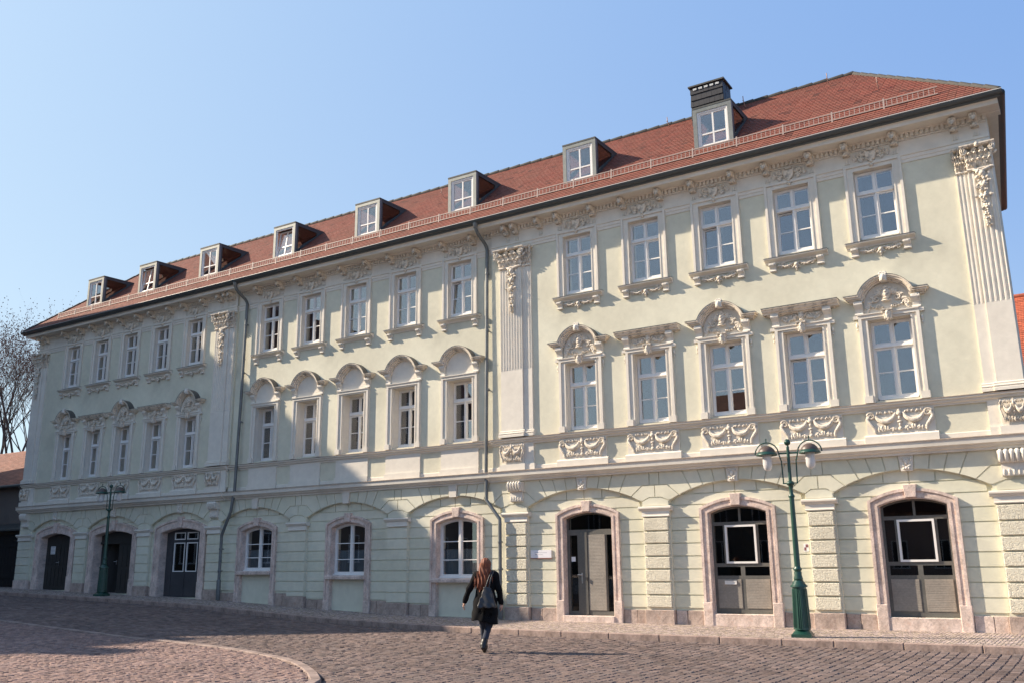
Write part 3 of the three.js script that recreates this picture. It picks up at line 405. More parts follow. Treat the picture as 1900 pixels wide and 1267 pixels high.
// ---------- pilasters ----------
function pilaster(xa, xb, sa, sb) { // shaft xa..xb, set-back strip sa..sb
  const g = group('pilaster', bld, (xa + xb) / 2, 4.78, 0), W = xb - xa, sw = sb - sa, sx = (sa + sb - xa - xb) / 2;
  const flute = (w, n, z) => { const P = [[-w / 2, -0.02], [-w / 2, z]], p = w / n; for (let k = 0; k < n; k++) { const c = -w / 2 + p * (k + 0.5), r = p * 0.34; for (let a = 0; a <= 6; a++) { const t = PI * a / 6; P.push([c - r * Math.cos(t), z - r * 0.9 * Math.sin(t)]); } } P.push([w / 2, z], [w / 2, -0.02]);
    const e = ext(P.map(([x, zz]) => [x, -zz]), 0, 2.95); e.rotateX(-PI / 2); e.translate(0, 1.86, 0); return e; };
  mesh('shaft', [flute(W, Math.round(W / 0.09), 0.11), box(-W / 2, W / 2, 0.17, 1.86, -0.02, 0.108)], M.cream, g);
  mesh('side_strip', [flute(sw, Math.max(2, Math.round(sw / 0.09)), 0.06).translate(sx, 0, 0), box(sx - sw / 2, sx + sw / 2, 0.17, 1.86, -0.02, 0.058)], M.cream, g);
  const L = Math.min(-W / 2, sx - sw / 2), R = Math.max(W / 2, sx + sw / 2), base = (x0, x1, z) => bar(x0 - 0.05, x1 + 0.05, [[-0.02, 0], [z + 0.075, 0], [z + 0.075, 0.06], [z + 0.05, 0.075], [z + 0.07, 0.1], [z + 0.06, 0.125], [z + 0.02, 0.135], [z + 0.03, 0.165], [z, 0.185], [-0.02, 0.185]]);
  mesh('base', [base(-W / 2, W / 2, 0.108), base(sx - sw / 2 + 0.001, sx + sw / 2 - 0.001, 0.055)], M.cream, g);
  const c = mesh('capital', ORN.capital, M.carved, g); c.position.set(0, 4.81, 0.06); c.scale.x = W / 0.71;
  const c2 = mesh('capital', ORN.capital, M.carved, g); c2.position.set(sx, 4.81, 0); c2.scale.set(sw / 0.71, 1, 0.9);
  const ga = mesh('carved_garland', ORN.garland, M.carved, g); ga.position.set(sx < 0 ? 0.02 : 0.06, 4.8, 0.11);
  // pedestal between the two ledges, corbel below
  const pd = mesh('pedestal', [box(-W / 2, W / 2, -0.73, -0.185, -0.02, 0.09), box(-W / 2 - 0.05, W / 2 + 0.05, -0.895, -0.73, -0.02, 0.14), box(sx - sw / 2, sx + sw / 2, -0.73, -0.185, -0.02, 0.05), box(sx - sw / 2, sx + sw / 2 + 0.05, -0.893, -0.732, -0.02, 0.1)], M.cream, g);
  const sg = mesh('carved_swag', ORN.swagNarrow, M.carved, g); sg.position.set(0, -0.7, 0.09); sg.scale.x = W / 0.71;
  return g;
}
pilaster(-13.62, -12.91, -12.905, -12.63); pilaster(-1.45, -0.965, -1.69, -1.455); pilaster(-25.72, -25.06, -25.055, -24.8); pilaster(-36.98, -36.45, -36.445, -36.2);
for (const x of [-36.55, -25.27, -13.19, -1.36]) { const c = mesh('corbel', ORN.corbel, M.cream, bld); c.position.set(x, 3.05, 0); c.scale.x = x === -1.36 ? 1.2 : 1; }

// ---------- main cornice ----------
for (const s of SEC) {
  const z = s.z, e = s.x0 === XL ? -0.03 : 0, xe = s.x1 === XR ? 0.03 : 0, xs = [s.x0, ...s.wx.flatMap(x => [x - s.w / 2 - 0.2, x + s.w / 2 + 0.2]), s.x1];
  const P = []; for (let k = 0; k < xs.length; k += 2) P.push(bar(xs[k], xs[k + 1] - 0.001, [[z - 0.02, 10.165], [z + 0.022, 10.165], [z + 0.026, 10.235], [z + 0.04, 10.245], [z + 0.045, 10.315], [z + 0.07, 10.33], [z + 0.07, 10.358], [z - 0.02, 10.362]]));
  for (const q of P) mesh('architrave', q, M.cream, bld);
  mesh('frieze', box(s.x0, s.x1, 10.36, 10.72, z - 0.02, z + 0.012), M.cream, bld);
  const D = []; for (let x = s.x0 + 0.03; x < s.x1; x += 0.105) D.push(box(x, x + 0.062, 10.735, 10.83, z, z + 0.1)); D.push(box(s.x0, s.x1, 10.70, 10.735, z, z + 0.045), box(s.x0, s.x1, 10.735, 10.83, z, z + 0.04));
  const dn = mesh('dentils', D, M.cream, bld); dn.userData.kind = 'stuff';
  const mx = s.wx.flatMap(x => [x - 0.53, x + 0.53]); if (s.rich) mx.push(...(s.x1 === XR ? [-13.4, -13.1, -12.3, -1.62, -1.2] : [-36.7, -36.35, -25.55, -25.2, -24.95])); 
  for (const x of mx) { const m = mesh('modillion', ORN.modillion, M.carved, bld); m.position.set(x, 10.6, z + 0.01); m.scale.set(0.95, 1, 0.95); const q = mesh('guttae', ORN.guttae, M.cream, bld); q.position.set(x, 10.42, z + 0.01); }
}
const EZ = 0.6, EY = 11.05, RZ = -3.1, RY = 14.28, TAN = (RY - EY) / (EZ - RZ), EXR = -0.62, EXL = -37.34, AXR = -4.1, AXL = -34.2;
mesh('corona', [bar(EXL + 0.08, EXR - 0.06, [[-0.1, 10.83], [0.1, 10.83], [0.12, 10.86], [0.44, 10.86], [0.46, 10.85], [0.48, 10.85], [0.485, 10.93], [0.52, 10.95], [0.54, 11.0], [-0.1, 11.0]]),
  prism([[XR - 0.1, 0.1], [EXR - 0.09, 0.1], [EXR - 0.6, -6.6], [XR - 0.4, -6.6]], 10.86, 11.0), box(EXL + 0.11, XL, 10.86, 11.0, -6.6, 0.1)], M.cream, bld);
{ // gutter along the eaves
  const half = (R, n = 10) => { const o = []; for (let k = 0; k <= n; k++) { const t = PI + PI * k / n; o.push([R * Math.cos(t), R * Math.sin(t)]); } for (let k = n; k >= 0; k--) { const t = PI + PI * k / n; o.push([(R - 0.008) * Math.cos(t), (R - 0.008) * Math.sin(t)]); } return o; };
  const front = bar(EXL - 0.03, EXR + 0.05, half(0.075).map(([z, y]) => [z + EZ + 0.02, y + 11.06])), bead = tube([[EXL - 0.03, 11.065, EZ + 0.1], [EXR + 0.05, 11.065, EZ + 0.1]], 0.012, 6);
  mesh('gutter_bead', bead, M.zincLight, bld);
  mesh('gutter', [front, tube([[EXR + 0.03, 11.03, 0.58], [EXR - 0.53, 11.03, -6.9]], 0.075, 10), ext(half(0.075).map(([x, y]) => [x + EXL - 0.03, y + 11.06]), -7.0, 0.55)], M.gutter, bld);
  const dark = bar(EXL, EXR, [[0.44, 10.945], [0.58, 10.955], [0.6, 11.03], [0.44, 11.03]]); mesh('eaves_board', [dark, prism([[EXR - 0.14, 0.44], [EXR, 0.44], [EXR - 0.56, -6.9], [EXR - 0.7, -6.9]], 10.945, 11.03), box(EXL, EXL + 0.12, 10.945, 11.03, -7.0, 0.44)], M.gutter, bld);
}
function downpipe(xt, xm, xb, yj0, yj1, zw) {
  const g = group('downpipe', bld, xt, 0, 0), y0 = pv(xb) + 0.02, z = zw + 0.11;
  mesh('pipe', tube([...curve([[0, 11.0, 0.58], [0, 10.86, 0.58], [0.02, 10.72, 0.5], [0.03, 10.45, z + 0.06], [0.03, 10.34, z], [0.03, 10.2, z]], 16), [0.02, 7, z + 0.02], [0.0, 3.9, z + 0.05], [xm - xt, yj1 + 0.08, z + 0.08], [xm - xt + 0.01, yj1, z + 0.1], [xb - xt, yj0, z + 0.1], [xb - xt, yj0 - 0.15, z + 0.1], [xb - xt, 1.0, z + 0.1], [xb - xt, y0, z + 0.1]], 0.05, 10), M.pipe, g);
  mesh('hopper', lathe([[0.001, 10.84], [0.055, 10.84], [0.06, 10.9], [0.085, 10.96], [0.085, 11.02], [0.001, 11.02]], 12).translate(0, 0, 0.58), M.pipe, g);
  mesh('pipe_shoe', lathe([[0.001, 0], [0.072, 0], [0.075, 0.3], [0.07, 0.62], [0.055, 0.66], [0.001, 0.66]], 12).translate(xb - xt, y0, z + 0.1), M.pipe, g);
  for (const y of [9.6, 7.9, 6.2]) mesh('bracket', [lathe([[0.05, -0.03], [0.062, -0.03], [0.062, 0.03], [0.05, 0.03]], 12).translate(0.03, y, z), box(0.02, 0.04, y - 0.015, y + 0.015, zw - 0.06, z)], M.pipe, g);
  for (const y of [2.0, 1.3]) mesh('bracket', [lathe([[0.05, -0.03], [0.062, -0.03], [0.062, 0.03], [0.05, 0.03]], 12).translate(xb - xt, y, z + 0.1), box(xb - xt - 0.01, xb - xt + 0.01, y - 0.015, y + 0.015, 0, z + 0.1)], M.pipe, g);
}
downpipe(-14.15, -14.12, -13.68, 2.6, 3.12, -0.08); downpipe(-24.28, -24.36, -24.72, 2.45, 3.2, -0.08);

// ---------- roof ----------
const roof = group('roof', bld, 0, EY, 0);
{
  const RF = (x, y, z) => [x, y - EY, z], tri = [], quad = (a, b, c, d) => tri.push(...a, ...b, ...c, ...a, ...c, ...d);
  const zb = 2 * RZ - EZ, e = [RF(EXL, EY, EZ), RF(EXR, EY, EZ), RF(EXR - 0.57, EY, zb), RF(EXL, EY, zb)], a = RF(AXL, RY, RZ), b = RF(AXR, RY, RZ);
  quad(e[0], e[1], b, a); tri.push(...e[1], ...e[2], ...b); quad(e[2], e[3], a, b); tri.push(...e[3], ...e[0], ...a);
  const g = new THREE.BufferGeometry(); g.setAttribute('position', new THREE.Float32BufferAttribute(tri, 3)); g.computeVertexNormals(); boxUV(g);
  mesh('roof_boarding', g, M.roofBase, roof);
  // plain clay tiles, too small to tell apart one by one
  const r = rng(41), tw = 0.172, ex = 0.15, ang = Math.atan(TAN), L = (EZ - RZ) / Math.cos(ang), T = [];
  for (let k = 0; k * ex < L; k++) { const t = k * ex / L, x0 = lerp(EXL, AXL, t), x1 = lerp(EXR, AXR, t); for (let x = x0 + (k % 2) * tw / 2; x < x1; x += tw) T.push([x, lerp(EY, RY, t) - EY, lerp(EZ, RZ, t)]); }
  const tg = clean(new THREE.BoxGeometry(tw - 0.006, 0.022, 0.19)), im = shade(new THREE.InstancedMesh(tg, M.tile, T.length)), m = new THREE.Matrix4(), q = new THREE.Quaternion(), c = new THREE.Color(); boxUV(tg);
  T.forEach(([x, y, z], i) => { q.setFromEuler(new THREE.Euler(ang - 0.085 + 0.02 * (r() - 0.5), 0.02 * (r() - 0.5), 0.02 * (r() - 0.5))); m.compose(V3(x + (r() - 0.5) * 0.006, y + 0.075, z - 0.028), q, V3(1, 1, 1)); im.setMatrixAt(i, m);
    const d = 0.84 + 0.26 * r(), n = fbm(x * 0.05 + 9, (z + 9) * 0.05, 8, 3, 5), o = r(); c.setRGB((0.225 + 0.07 * n) * d, (0.078 + 0.02 * o) * d, (0.05 + 0.015 * o) * d); if (r() < 0.03) c.multiplyScalar(0.6); im.setColorAt(i, c); });
  im.name = 'roof_tiles'; im.userData.kind = 'stuff'; roof.add(im);
  // ridge and hip caps, hooks
  const rp = (x0, x1) => tube([[x0, RY - EY + 0.06, RZ], [x1, RY - EY + 0.06, RZ]], 0.1, 8), caps = []; const rr = rng(4);
  for (let x = AXL; x < AXR; x += 0.42) caps.push(tube([[x, RY - EY + 0.05, RZ], [Math.min(AXR, x + 0.43), RY - EY + 0.065, RZ]], [0.07, 0.08], 8)); mesh('ridge_caps', caps, M.capDark, roof);
  const hp = []; for (const [ex_, ax] of [[EXR, AXR], [EXL, AXL]]) for (let k = 0; k < 14; k++) hp.push(tube([[lerp(ex_, ax, k / 14), lerp(0, RY - EY, k / 14) + 0.05, lerp(EZ, RZ, k / 14)], [lerp(ex_, ax, (k + 1.03) / 14), lerp(0, RY - EY, (k + 1.03) / 14) + 0.06, lerp(EZ, RZ, (k + 1.03) / 14)]], [0.06, 0.068], 8)); for (const k of [0, 14]) mesh('hip_caps', hp.slice(k, k + 14), M.capDark, roof);
  const hook = merge([tube([[0, 0.05, 0], [0, 0.2, 0.16], [0, 0.33, 0.17]], 0.012, 5), tube([[0, 0.2, 0.16], [0, 0.16, 0.22]], 0.012, 5)]);
  for (const [x, z] of [[-9.4, -2.85], [-4.7, -2.75], [-7.05, -2.8], [-3.25, -1.3], [-12.9, -2.85], [-17.2, -2.0], [-21.1, -2.0], [-25.0, -2.0], [-28.7, -2.0]]) { const h = mesh('roof_hook', hook, M.copper, roof); h.position.set(x, (EZ - z) * TAN, z); }
  // snow guards: short ladder panels between posts
  const gz = 0.09, gy = (EZ - gz) * TAN + 0.06, pw = 1.17, bars = []; for (let k = 0; k < 10; k++) bars.push(box(0.06 + k * 0.113, 0.073 + k * 0.113, 0.04, 0.225, -0.006, 0.006)); bars.push(box(0.02, pw - 0.02, 0.03, 0.052, -0.012, 0.012), box(0.02, pw - 0.02, 0.21, 0.232, -0.012, 0.012), box(-0.018, 0.018, -0.1, 0.27, -0.02, 0.012));
  const sg = merge(bars), sm = mat('guard', 0.38, 0.29, 0.255, 0.6); for (let x = EXL + 1.6; x < EXR - 1.6; x += pw) { const s = mesh('snow_guard', sg, M.guard, roof); s.position.set(x, gy, gz); s.rotation.x = -0.1; }
  // chimney clad in slates
  const cw = 0.48, cd = 0.32, cx = -8.03, cz = -2.72, cy = 12.9 - EY, ch = 2.02, at = (o) => { o.position.set(cx, cy, cz); };
  at(mesh('chimney_stack', box(-cw, cw, 0, ch, -cd, cd), M.slate, roof));
  const sr = rng(8), sl = []; for (let row = 0; row < 10; row++) { for (let k = -1; k < 7; k++) { const x0 = Math.max(-cw - 0.01, -cw + (k + (row % 2) * 0.5) * 0.16), x1 = Math.min(cw + 0.015, -cw + (k + 1 + (row % 2) * 0.5) * 0.16 - 0.004); if (x1 - x0 > 0.03) sl.push(bar(x0, x1, [[cd, row * 0.2], [cd + 0.03 + 0.008 * sr(), row * 0.2], [cd + 0.008, row * 0.2 + 0.22], [cd, row * 0.2 + 0.22]])); } for (let k = 0; k < 4; k++) sl.push(box(cw, cw + 0.014 + 0.012 * sr(), row * 0.2, row * 0.2 + 0.195, cd - (k + 1) * 0.16, cd - k * 0.16 - 0.004)); }
  const cs = mesh('chimney_slates', sl, M.slate, roof); at(cs); cs.userData.kind = 'stuff';
  at(mesh('chimney_cap', box(-cw - 0.06, cw + 0.07, ch, ch + 0.045, -cd - 0.06, cd + 0.07), M.zincDark, roof));
  for (let k = -2; k < 3; k++) at(mesh('chimney_vent', box(k * 0.17 - 0.055, k * 0.17 + 0.055, ch - 0.11, ch - 0.05, cd + 0.03, cd + 0.045), M.zincLight, roof));
}
function dormer(cx, tilt) {
  const z0 = -0.36, yb = EY + (EZ - z0) * TAN - 0.02, g = group('dormer', bld, cx, yb, z0), H = 1.27, w = 0.53, zr = EZ - (yb + H - EY) / TAN - z0;
  mesh('front_frame', [ext([[-w, 0], [w, 0], [w, H], [-w, H]], -0.1, 0.0, [[[-w + 0.11, 0.1], [w - 0.11, 0.1], [w - 0.11, H - 0.13], [-w + 0.11, H - 0.13]]]), box(-w - 0.01, w + 0.01, -0.1, 0.06, -0.08, 0.02)], M.zinc, g);
  mesh('dormer_roof', bar(-w - 0.006, w + 0.006, [[0.008, H - 0.025], [0.008, H + 0.02], [zr - 0.15, H + 0.06], [zr - 0.1, H + 0.0], [0.004, H - 0.025]]), M.zincDark, g);
  const b = 0.045, W = 2 * w - 0.22, h = H - 0.23, y0 = 0.1, t = tilt ? -0.14 : 0, F = [box(-W / 2, -W / 2 + b, y0, y0 + h, -0.07, -0.02), box(W / 2 - b, W / 2, y0, y0 + h, -0.07, -0.02), box(-W / 2 + b, W / 2 - b, y0, y0 + b, -0.07, -0.021), box(-W / 2 + b, W / 2 - b, y0 + h - b, y0 + h, -0.07, -0.021)];
  mesh('window_frame', F, M.frameWhite, g);
  const W2 = W - 2 * b, h2 = h - 2 * b, yy = h2 * 0.36, cs = [box(-W2 / 2, -W2 / 2 + b, 0, h2, -0.04, 0), box(W2 / 2 - b, W2 / 2, 0, h2, -0.04, 0), box(-W2 / 2 + b, W2 / 2 - b, 0, b, -0.04, -0.001), box(-W2 / 2 + b, W2 / 2 - b, h2 - b, h2, -0.04, -0.001), box(-0.022, 0.022, b, h2 - b, -0.04, 0.001), box(-W2 / 2 + b, W2 / 2 - b, yy - 0.02, yy + 0.02, -0.038, 0.002)];
  const put = (n, ge, m, x, y) => { const o = mesh(n, ge, m, g); const dy = y; o.position.set(x, y0 + b + dy * Math.cos(t), -0.04 + dy * Math.sin(t) + (n === 'pane' ? -0.02 : 0)); o.rotation.x = t; return o; };
  put('casement', merge(cs), M.frameWhite, 0, 0);
  const pw = W2 / 2 - b - 0.022; for (const s of [-1, 1]) { put('pane', pane(pw, yy - 0.02 - b), M.glass, s * (0.022 + pw / 2), (yy - 0.02 + b) / 2); put('pane', pane(pw, h2 - b - yy - 0.02), M.glass, s * (0.022 + pw / 2), (h2 - b + yy + 0.02) / 2); }
  // glazed cheeks
  const zc = zr * 0.8, pr = (z) => -z * TAN + 0.0;
  for (const s of [-1, 1]) { const x0 = s > 0 ? w - 0.05 : -w, x1 = s > 0 ? w : -w + 0.05, out = [[-0.1, -0.02], [-0.1, H], [zr, H], [zr * 0.98, pr(zr * 0.98) + 0.0]], inn = [[-0.16, 0.3], [-0.16, H - 0.1], [zc * 0.92, H - 0.1], [zc * 0.92, pr(zc * 0.92) + 0.14], [-0.34, 0.5]];
    const sh = poly(out.map(([z, y]) => [-z, y])); sh.holes.push(new THREE.Path(inn.map(([z, y]) => new THREE.Vector2(-z, y)))); const e = new THREE.ExtrudeGeometry(sh, { depth: 0.05, bevelEnabled: false }); e.rotateY(PI / 2); e.translate(x0, 0, 0); mesh('cheek_frame', boxUV(e), M.zincDark, g);
    const pg = new THREE.ShapeGeometry(poly(inn.map(([z, y]) => [-z, y]))); pg.rotateY(PI / 2); pg.translate(s * (w - 0.025), 0, 0); mesh('cheek_pane', pg, M.glassShop, g); }
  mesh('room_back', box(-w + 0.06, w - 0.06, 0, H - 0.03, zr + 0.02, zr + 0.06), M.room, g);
}
[-34.0, -30.6, -26.95, -23.0, -19.15, -15.3, -11.2, -7.23].forEach((x, i) => dormer(x, i === 3 || i === 1));

// ---------- doors and ground-floor windows ----------
const louvre = (x0, x1, y0, y1) => { const P = [box(x0, x1, y0, y1, -0.02, 0)]; for (let y = y0 + 0.02; y < y1 - 0.02; y += 0.035) P.push(bar(x0 + 0.01, x1 - 0.01, [[0, y], [0.004, y], [0, y + 0.026]])); return P; };
BAYS.forEach((b, bi) => {
  const Z = -0.235, X = b.oc, w = b.ohw, frameArch = (d, z0, z1, y0 = b.ob) => ext([...opening(b, -0.005, y0), ...opening(b, -d, y0 + d).reverse()].map(([x, y]) => [x - X, y]), z0, z1);
  const archTop = (x0, x1, y0) => { const P = [[x0, y0], [x1, y0]]; for (let k = 10; k >= 0; k--) { const x = lerp(x0, x1, k / 10); P.push([x, arcY(x, b.ohw, b.osp, b.ocr) - 0.06]); } return P; };
  if (b.k === 'shop') {
    const g = group('shop_window', bld, X, 0, Z), y = (v) => b.ob + v;
    const F = [ext(opening(b, -0.005).map(([x, q]) => [x - X, q]), -0.06, 0, [[...archTop(-w + 0.07, w - 0.07, y(2.08))], [[-w + 0.07, y(1.13)], [-w + 0.07, y(2.0)], [-0.42, y(2.0)], [-0.42, y(1.13)]], [[0.42, y(1.13)], [0.42, y(2.0)], [w - 0.07, y(2.0)], [w - 0.07, y(1.13)]], [[-0.33, y(1.16)], [-0.33, y(1.97)], [0.33, y(1.97)], [0.33, y(1.16)]], [[-w + 0.09, y(0.85)], [-w + 0.09, y(1.05)], [-0.05, y(1.05)], [-0.05, y(0.85)]], [[0.05, y(0.85)], [0.05, y(1.05)], [w - 0.09, y(1.05)], [w - 0.09, y(0.85)]]])];
    F.push(box(-0.025, 0.025, y(2.08), b.ocr - 0.05, -0.05, 0.005)); mesh('frame', F, M.doorGrey, g);
    for (const s of [-1, 1]) { const x0 = s < 0 ? -w + 0.09 : 0.05, x1 = s < 0 ? -0.05 : w - 0.09; mesh('louvred_panel', louvre(x0, x1, y(0.12), y(0.77)).map(q => move(q, 0, 0, 0.012)), M.doorPanel, g);
      const a = mesh('pane', pane(w - 0.49 + 0.02, 0.88), M.glassShop, g); a.position.set(s * (w + 0.35) / 2, y(1.565), -0.03); const c = mesh('pane', pane(w - 0.13, 0.21), M.glassShop, g); c.position.set(s * (w - 0.04) / 2, y(0.95), -0.03);
      mesh('pane', new THREE.ShapeGeometry(poly(s < 0 ? archTop(-w + 0.07, -0.02, y(2.08)) : archTop(0.02, w - 0.07, y(2.08)))).translate(0, 0, -0.03), M.glassShop, g); }
    const k = 0.37, c0 = y(1.565); mesh('white_casement', [box(-k, -k + 0.045, c0 - 0.44, c0 + 0.44, -0.03, 0.03), box(k - 0.045, k, c0 - 0.44, c0 + 0.44, -0.03, 0.03), box(-k + 0.045, k - 0.045, c0 - 0.44, c0 - 0.395, -0.03, 0.029), box(-k + 0.045, k - 0.045, c0 + 0.395, c0 + 0.44, -0.03, 0.029)], M.frameWhite, g);
    mesh('pane', pane(0.65, 0.8), M.glassShop, g).position.set(0, c0, -0.02);
    if (bi === 7) { mesh('letter_slot', [box(-0.44, -0.16, y(0.72), y(0.735), 0.01, 0.04), box(-0.44, -0.16, y(0.655), y(0.67), 0.01, 0.04), box(-0.44, -0.42, y(0.67), y(0.72), 0.01, 0.04), box(-0.18, -0.16, y(0.67), y(0.72), 0.01, 0.04), box(-0.42, -0.18, y(0.67), y(0.72), 0.01, 0.022)], M.frameWhite, g); }
  } else if (b.k === 'entrance') {
    const g = group('entrance_door', bld, X, 0, Z), y = (v) => b.ob + v;
    mesh('frame', ext(opening(b, -0.005).map(([x, q]) => [x - X, q]), -0.06, 0, [archTop(-w + 0.07, w - 0.07, y(2.12)), [[-w + 0.1, y(0.1)], [-w + 0.1, y(1.98)], [-w + 0.32, y(1.98)], [-w + 0.32, y(0.1)]], [[w - 0.26, y(0.1)], [w - 0.26, y(1.98)], [w - 0.09, y(1.98)], [w - 0.09, y(0.1)]]]), M.doorGrey, g);
    mesh('pane', pane(0.23, 1.9), M.glassShop, g).position.set(-w + 0.21, y(1.04), -0.03); mesh('pane', pane(0.18, 1.9), M.glassShop, g).position.set(w - 0.175, y(1.04), -0.03);
    mesh('pane', new THREE.ShapeGeometry(poly(archTop(-w + 0.07, w - 0.07, y(2.12)))).translate(0, 0, -0.03), M.glassShop, g);
    mesh('stile', [box(-w + 0.36, -0.14, y(0.02), y(2.05), -0.01, 0.02), box(-0.13, -0.1, y(0.02), y(2.05), 0.0, 0.03)], M.doorGrey, g);
    mesh('louvred_panel', louvre(-0.08, w - 0.3, y(0.12), y(1.98)).map(q => move(q, 0, 0, 0.012)), M.doorPanel, g);
    mesh('door_handle', [box(-0.275, -0.24, y(0.78), y(1.04), 0.02, 0.03), tube([[-0.258, y(0.99), 0.03], [-0.258, y(0.99), 0.07], [-0.37, y(0.99), 0.07]], 0.012, 6)], M.chrome, g);
    mesh('hinge', [box(-0.115, -0.105, y(0.83), y(0.93), 0.02, 0.06)], M.doorGrey, g);
    mesh('intercom_label', box(-w + 0.13, -w + 0.25, y(1.32), y(1.44), -0.02, -0.012), M.paper, g);
  } else if (b.k === 'win') {
    const g = group('arched_window', bld, X, 0, -0.24), y0 = b.sill + 0.03, top = (x) => arcY(x, b.ohw, b.osp, b.ocr);
    const op = [[-w, y0], ...arcPts(0, w, b.osp, b.ocr, 14), [w, y0]], inn = (x0, x1, ya, yb) => { const P = [[x0, ya], [x1, ya]]; if (yb) P.push([x1, yb], [x0, yb]); else for (let k = 8; k >= 0; k--) { const x = lerp(x0, x1, k / 8); P.push([x, top(x) - 0.1]); } return P; };
    const hh = b.osp - y0, l1 = y0 + 0.085, r1 = y0 + hh * 0.32, r2 = y0 + hh * 0.66, R = [[l1, r1 - 0.013], [r1 + 0.013, r2 - 0.013], [r2 + 0.013, null]], holes = []; for (const s of [-1, 1]) for (const [a, c] of R) holes.push(s < 0 ? inn(-w + 0.11, -0.06, a, c) : inn(0.06, w - 0.11, a, c));
    mesh('frame', [ext(op, -0.06, 0, holes), box(-0.03, 0.03, y0 + 0.02, b.ocr - 0.06, -0.02, 0.02), bar(-w, w, [[-0.05, y0], [0.06, y0 - 0.02], [0.06, y0 + 0.005], [0.0, y0 + 0.04], [-0.05, y0 + 0.04]])], M.frameWhite, g);
    for (const h of holes) mesh('pane', new THREE.ShapeGeometry(poly(h)).translate(0, 0, -0.035), M.glass, g);
    // café curtain on a rod
    const N = 90, pos = [], idx = [], yc = r2 - hh * 0.15, cr = rng(bi); for (let k = 0; k <= N; k++) { const x = lerp(-w + 0.05, w - 0.05, k / N), z = -0.17 + 0.025 * Math.sin(k * 1.15 + Math.sin(k * 0.21) * 2) + 0.01 * cr(); pos.push(x, yc, z, x, y0 - 0.03, z * 1.15); } for (let k = 0; k < N; k++) idx.push(2 * k, 2 * k + 1, 2 * k + 2, 2 * k + 2, 2 * k + 1, 2 * k + 3);
    const cg = new THREE.BufferGeometry(); cg.setAttribute('position', new THREE.Float32BufferAttribute(pos, 3)); cg.setIndex(idx); cg.computeVertexNormals(); boxUV(cg); M.curtain.side = THREE.DoubleSide; mesh('curtain', cg, M.curtain, g);
    mesh('curtain_rod', tube([[-w, yc + 0.01, -0.17], [w, yc + 0.01, -0.17]], 0.01, 6), M.lead, g);
  } else {
    const g = group(b.k === 'doorB' ? 'carriage_door' : 'wooden_door', bld, X, 0, -0.34), y0 = b.ob, m = b.k === 'doorC' ? M.doorSlate : M.doorDark;
    if (b.k === 'doorC') {
      const hx = 0.62, T = 2.66, holes = []; for (const s of [-1, 1]) { const a = s < 0 ? -hx : 0.05, c = s < 0 ? -0.05 : hx; holes.push([[a, 1.28], [c, 1.28], [c, 2.27], [a, 2.27]], [[a, 2.37], [c, 2.37], [c, 2.62], [a, 2.62]]); }
      mesh('door_leaf', [ext(opening(b, -0.01, y0 + 0.02).map(([x, q]) => [x - X, q]), -0.05, 0, holes), box(-0.015, 0.015, y0 + 0.02, 2.6, 0, 0.02), ...[-0.72, 0.72].map(x => box(x - 0.012, x + 0.012, y0, 2.6, 0, 0.012))], m, g);
      for (const h of holes) { const [a, c] = [h[0][0], h[1][0]], [p, q] = [h[0][1], h[2][1]], t = 0.032; mesh('glazing_frame', [box(a, a + t, p, q, -0.02, 0.015), box(c - t, c, p, q, -0.02, 0.015), box(a + t, c - t, p, p + t, -0.02, 0.014), box(a + t, c - t, q - t, q, -0.02, 0.014)], M.frameWhite, g); mesh('pane', pane(c - a, q - p), M.glassShop, g).position.set((a + c) / 2, (p + q) / 2, -0.025); }
    } else {
      for (const s of [-1, 1]) { const open = b.k === 'doorB' && s < 0, x0 = s < 0 ? -w + 0.01 : 0.006, x1 = s < 0 ? -0.006 : w - 0.01, P = [[x0, y0 + 0.02], [x1, y0 + 0.02]]; for (let k = 8; k >= 0; k--) { const x = lerp(x0, x1, k / 8); P.push([x, Math.min(b.k === 'doorB' ? 2.32 : 9, arcY(x, b.ohw, b.osp, b.ocr) - 0.02)]); }
        const q = [ext(P, -0.06, 0)]; for (let k = 0; k < 4; k++) { const a = lerp(x0, x1, (k + 0.12) / 4), c = lerp(x0, x1, (k + 0.88) / 4); q.push(box(a, c, y0 + 0.15, y0 + 0.85, 0, 0.014), box(a, c, y0 + 0.95, 2.2, 0, 0.014)); }
        const o = mesh('door_leaf', q, m, g); if (open) { o.geometry.translate(w, 0, 0); o.position.x = -w; o.rotation.y = 1.2; } }
      if (b.k === 'doorB') mesh('transom_board', [ext([[-w, 2.34], [w, 2.34], ...arcPts(0, w, b.osp, b.ocr - 0.005, 10).reverse()], -0.06, -0.01), box(-w, w, 2.3, 2.38, -0.08, 0.03)], m, g);
      mesh('door_handle', [box(-0.07, -0.035, 1.55, 1.72, 0.014, 0.024), tube([[-0.052, 1.66, 0.02], [-0.052, 1.66, 0.07], [-0.16, 1.66, 0.07]], 0.011, 6)], M.chrome, g);
    }
  }
});
{ // re-centre the building on its base
  bld.position.set(-19, 0, -3); for (const c of bld.children) { c.position.x += 19; c.position.z += 3; }
}
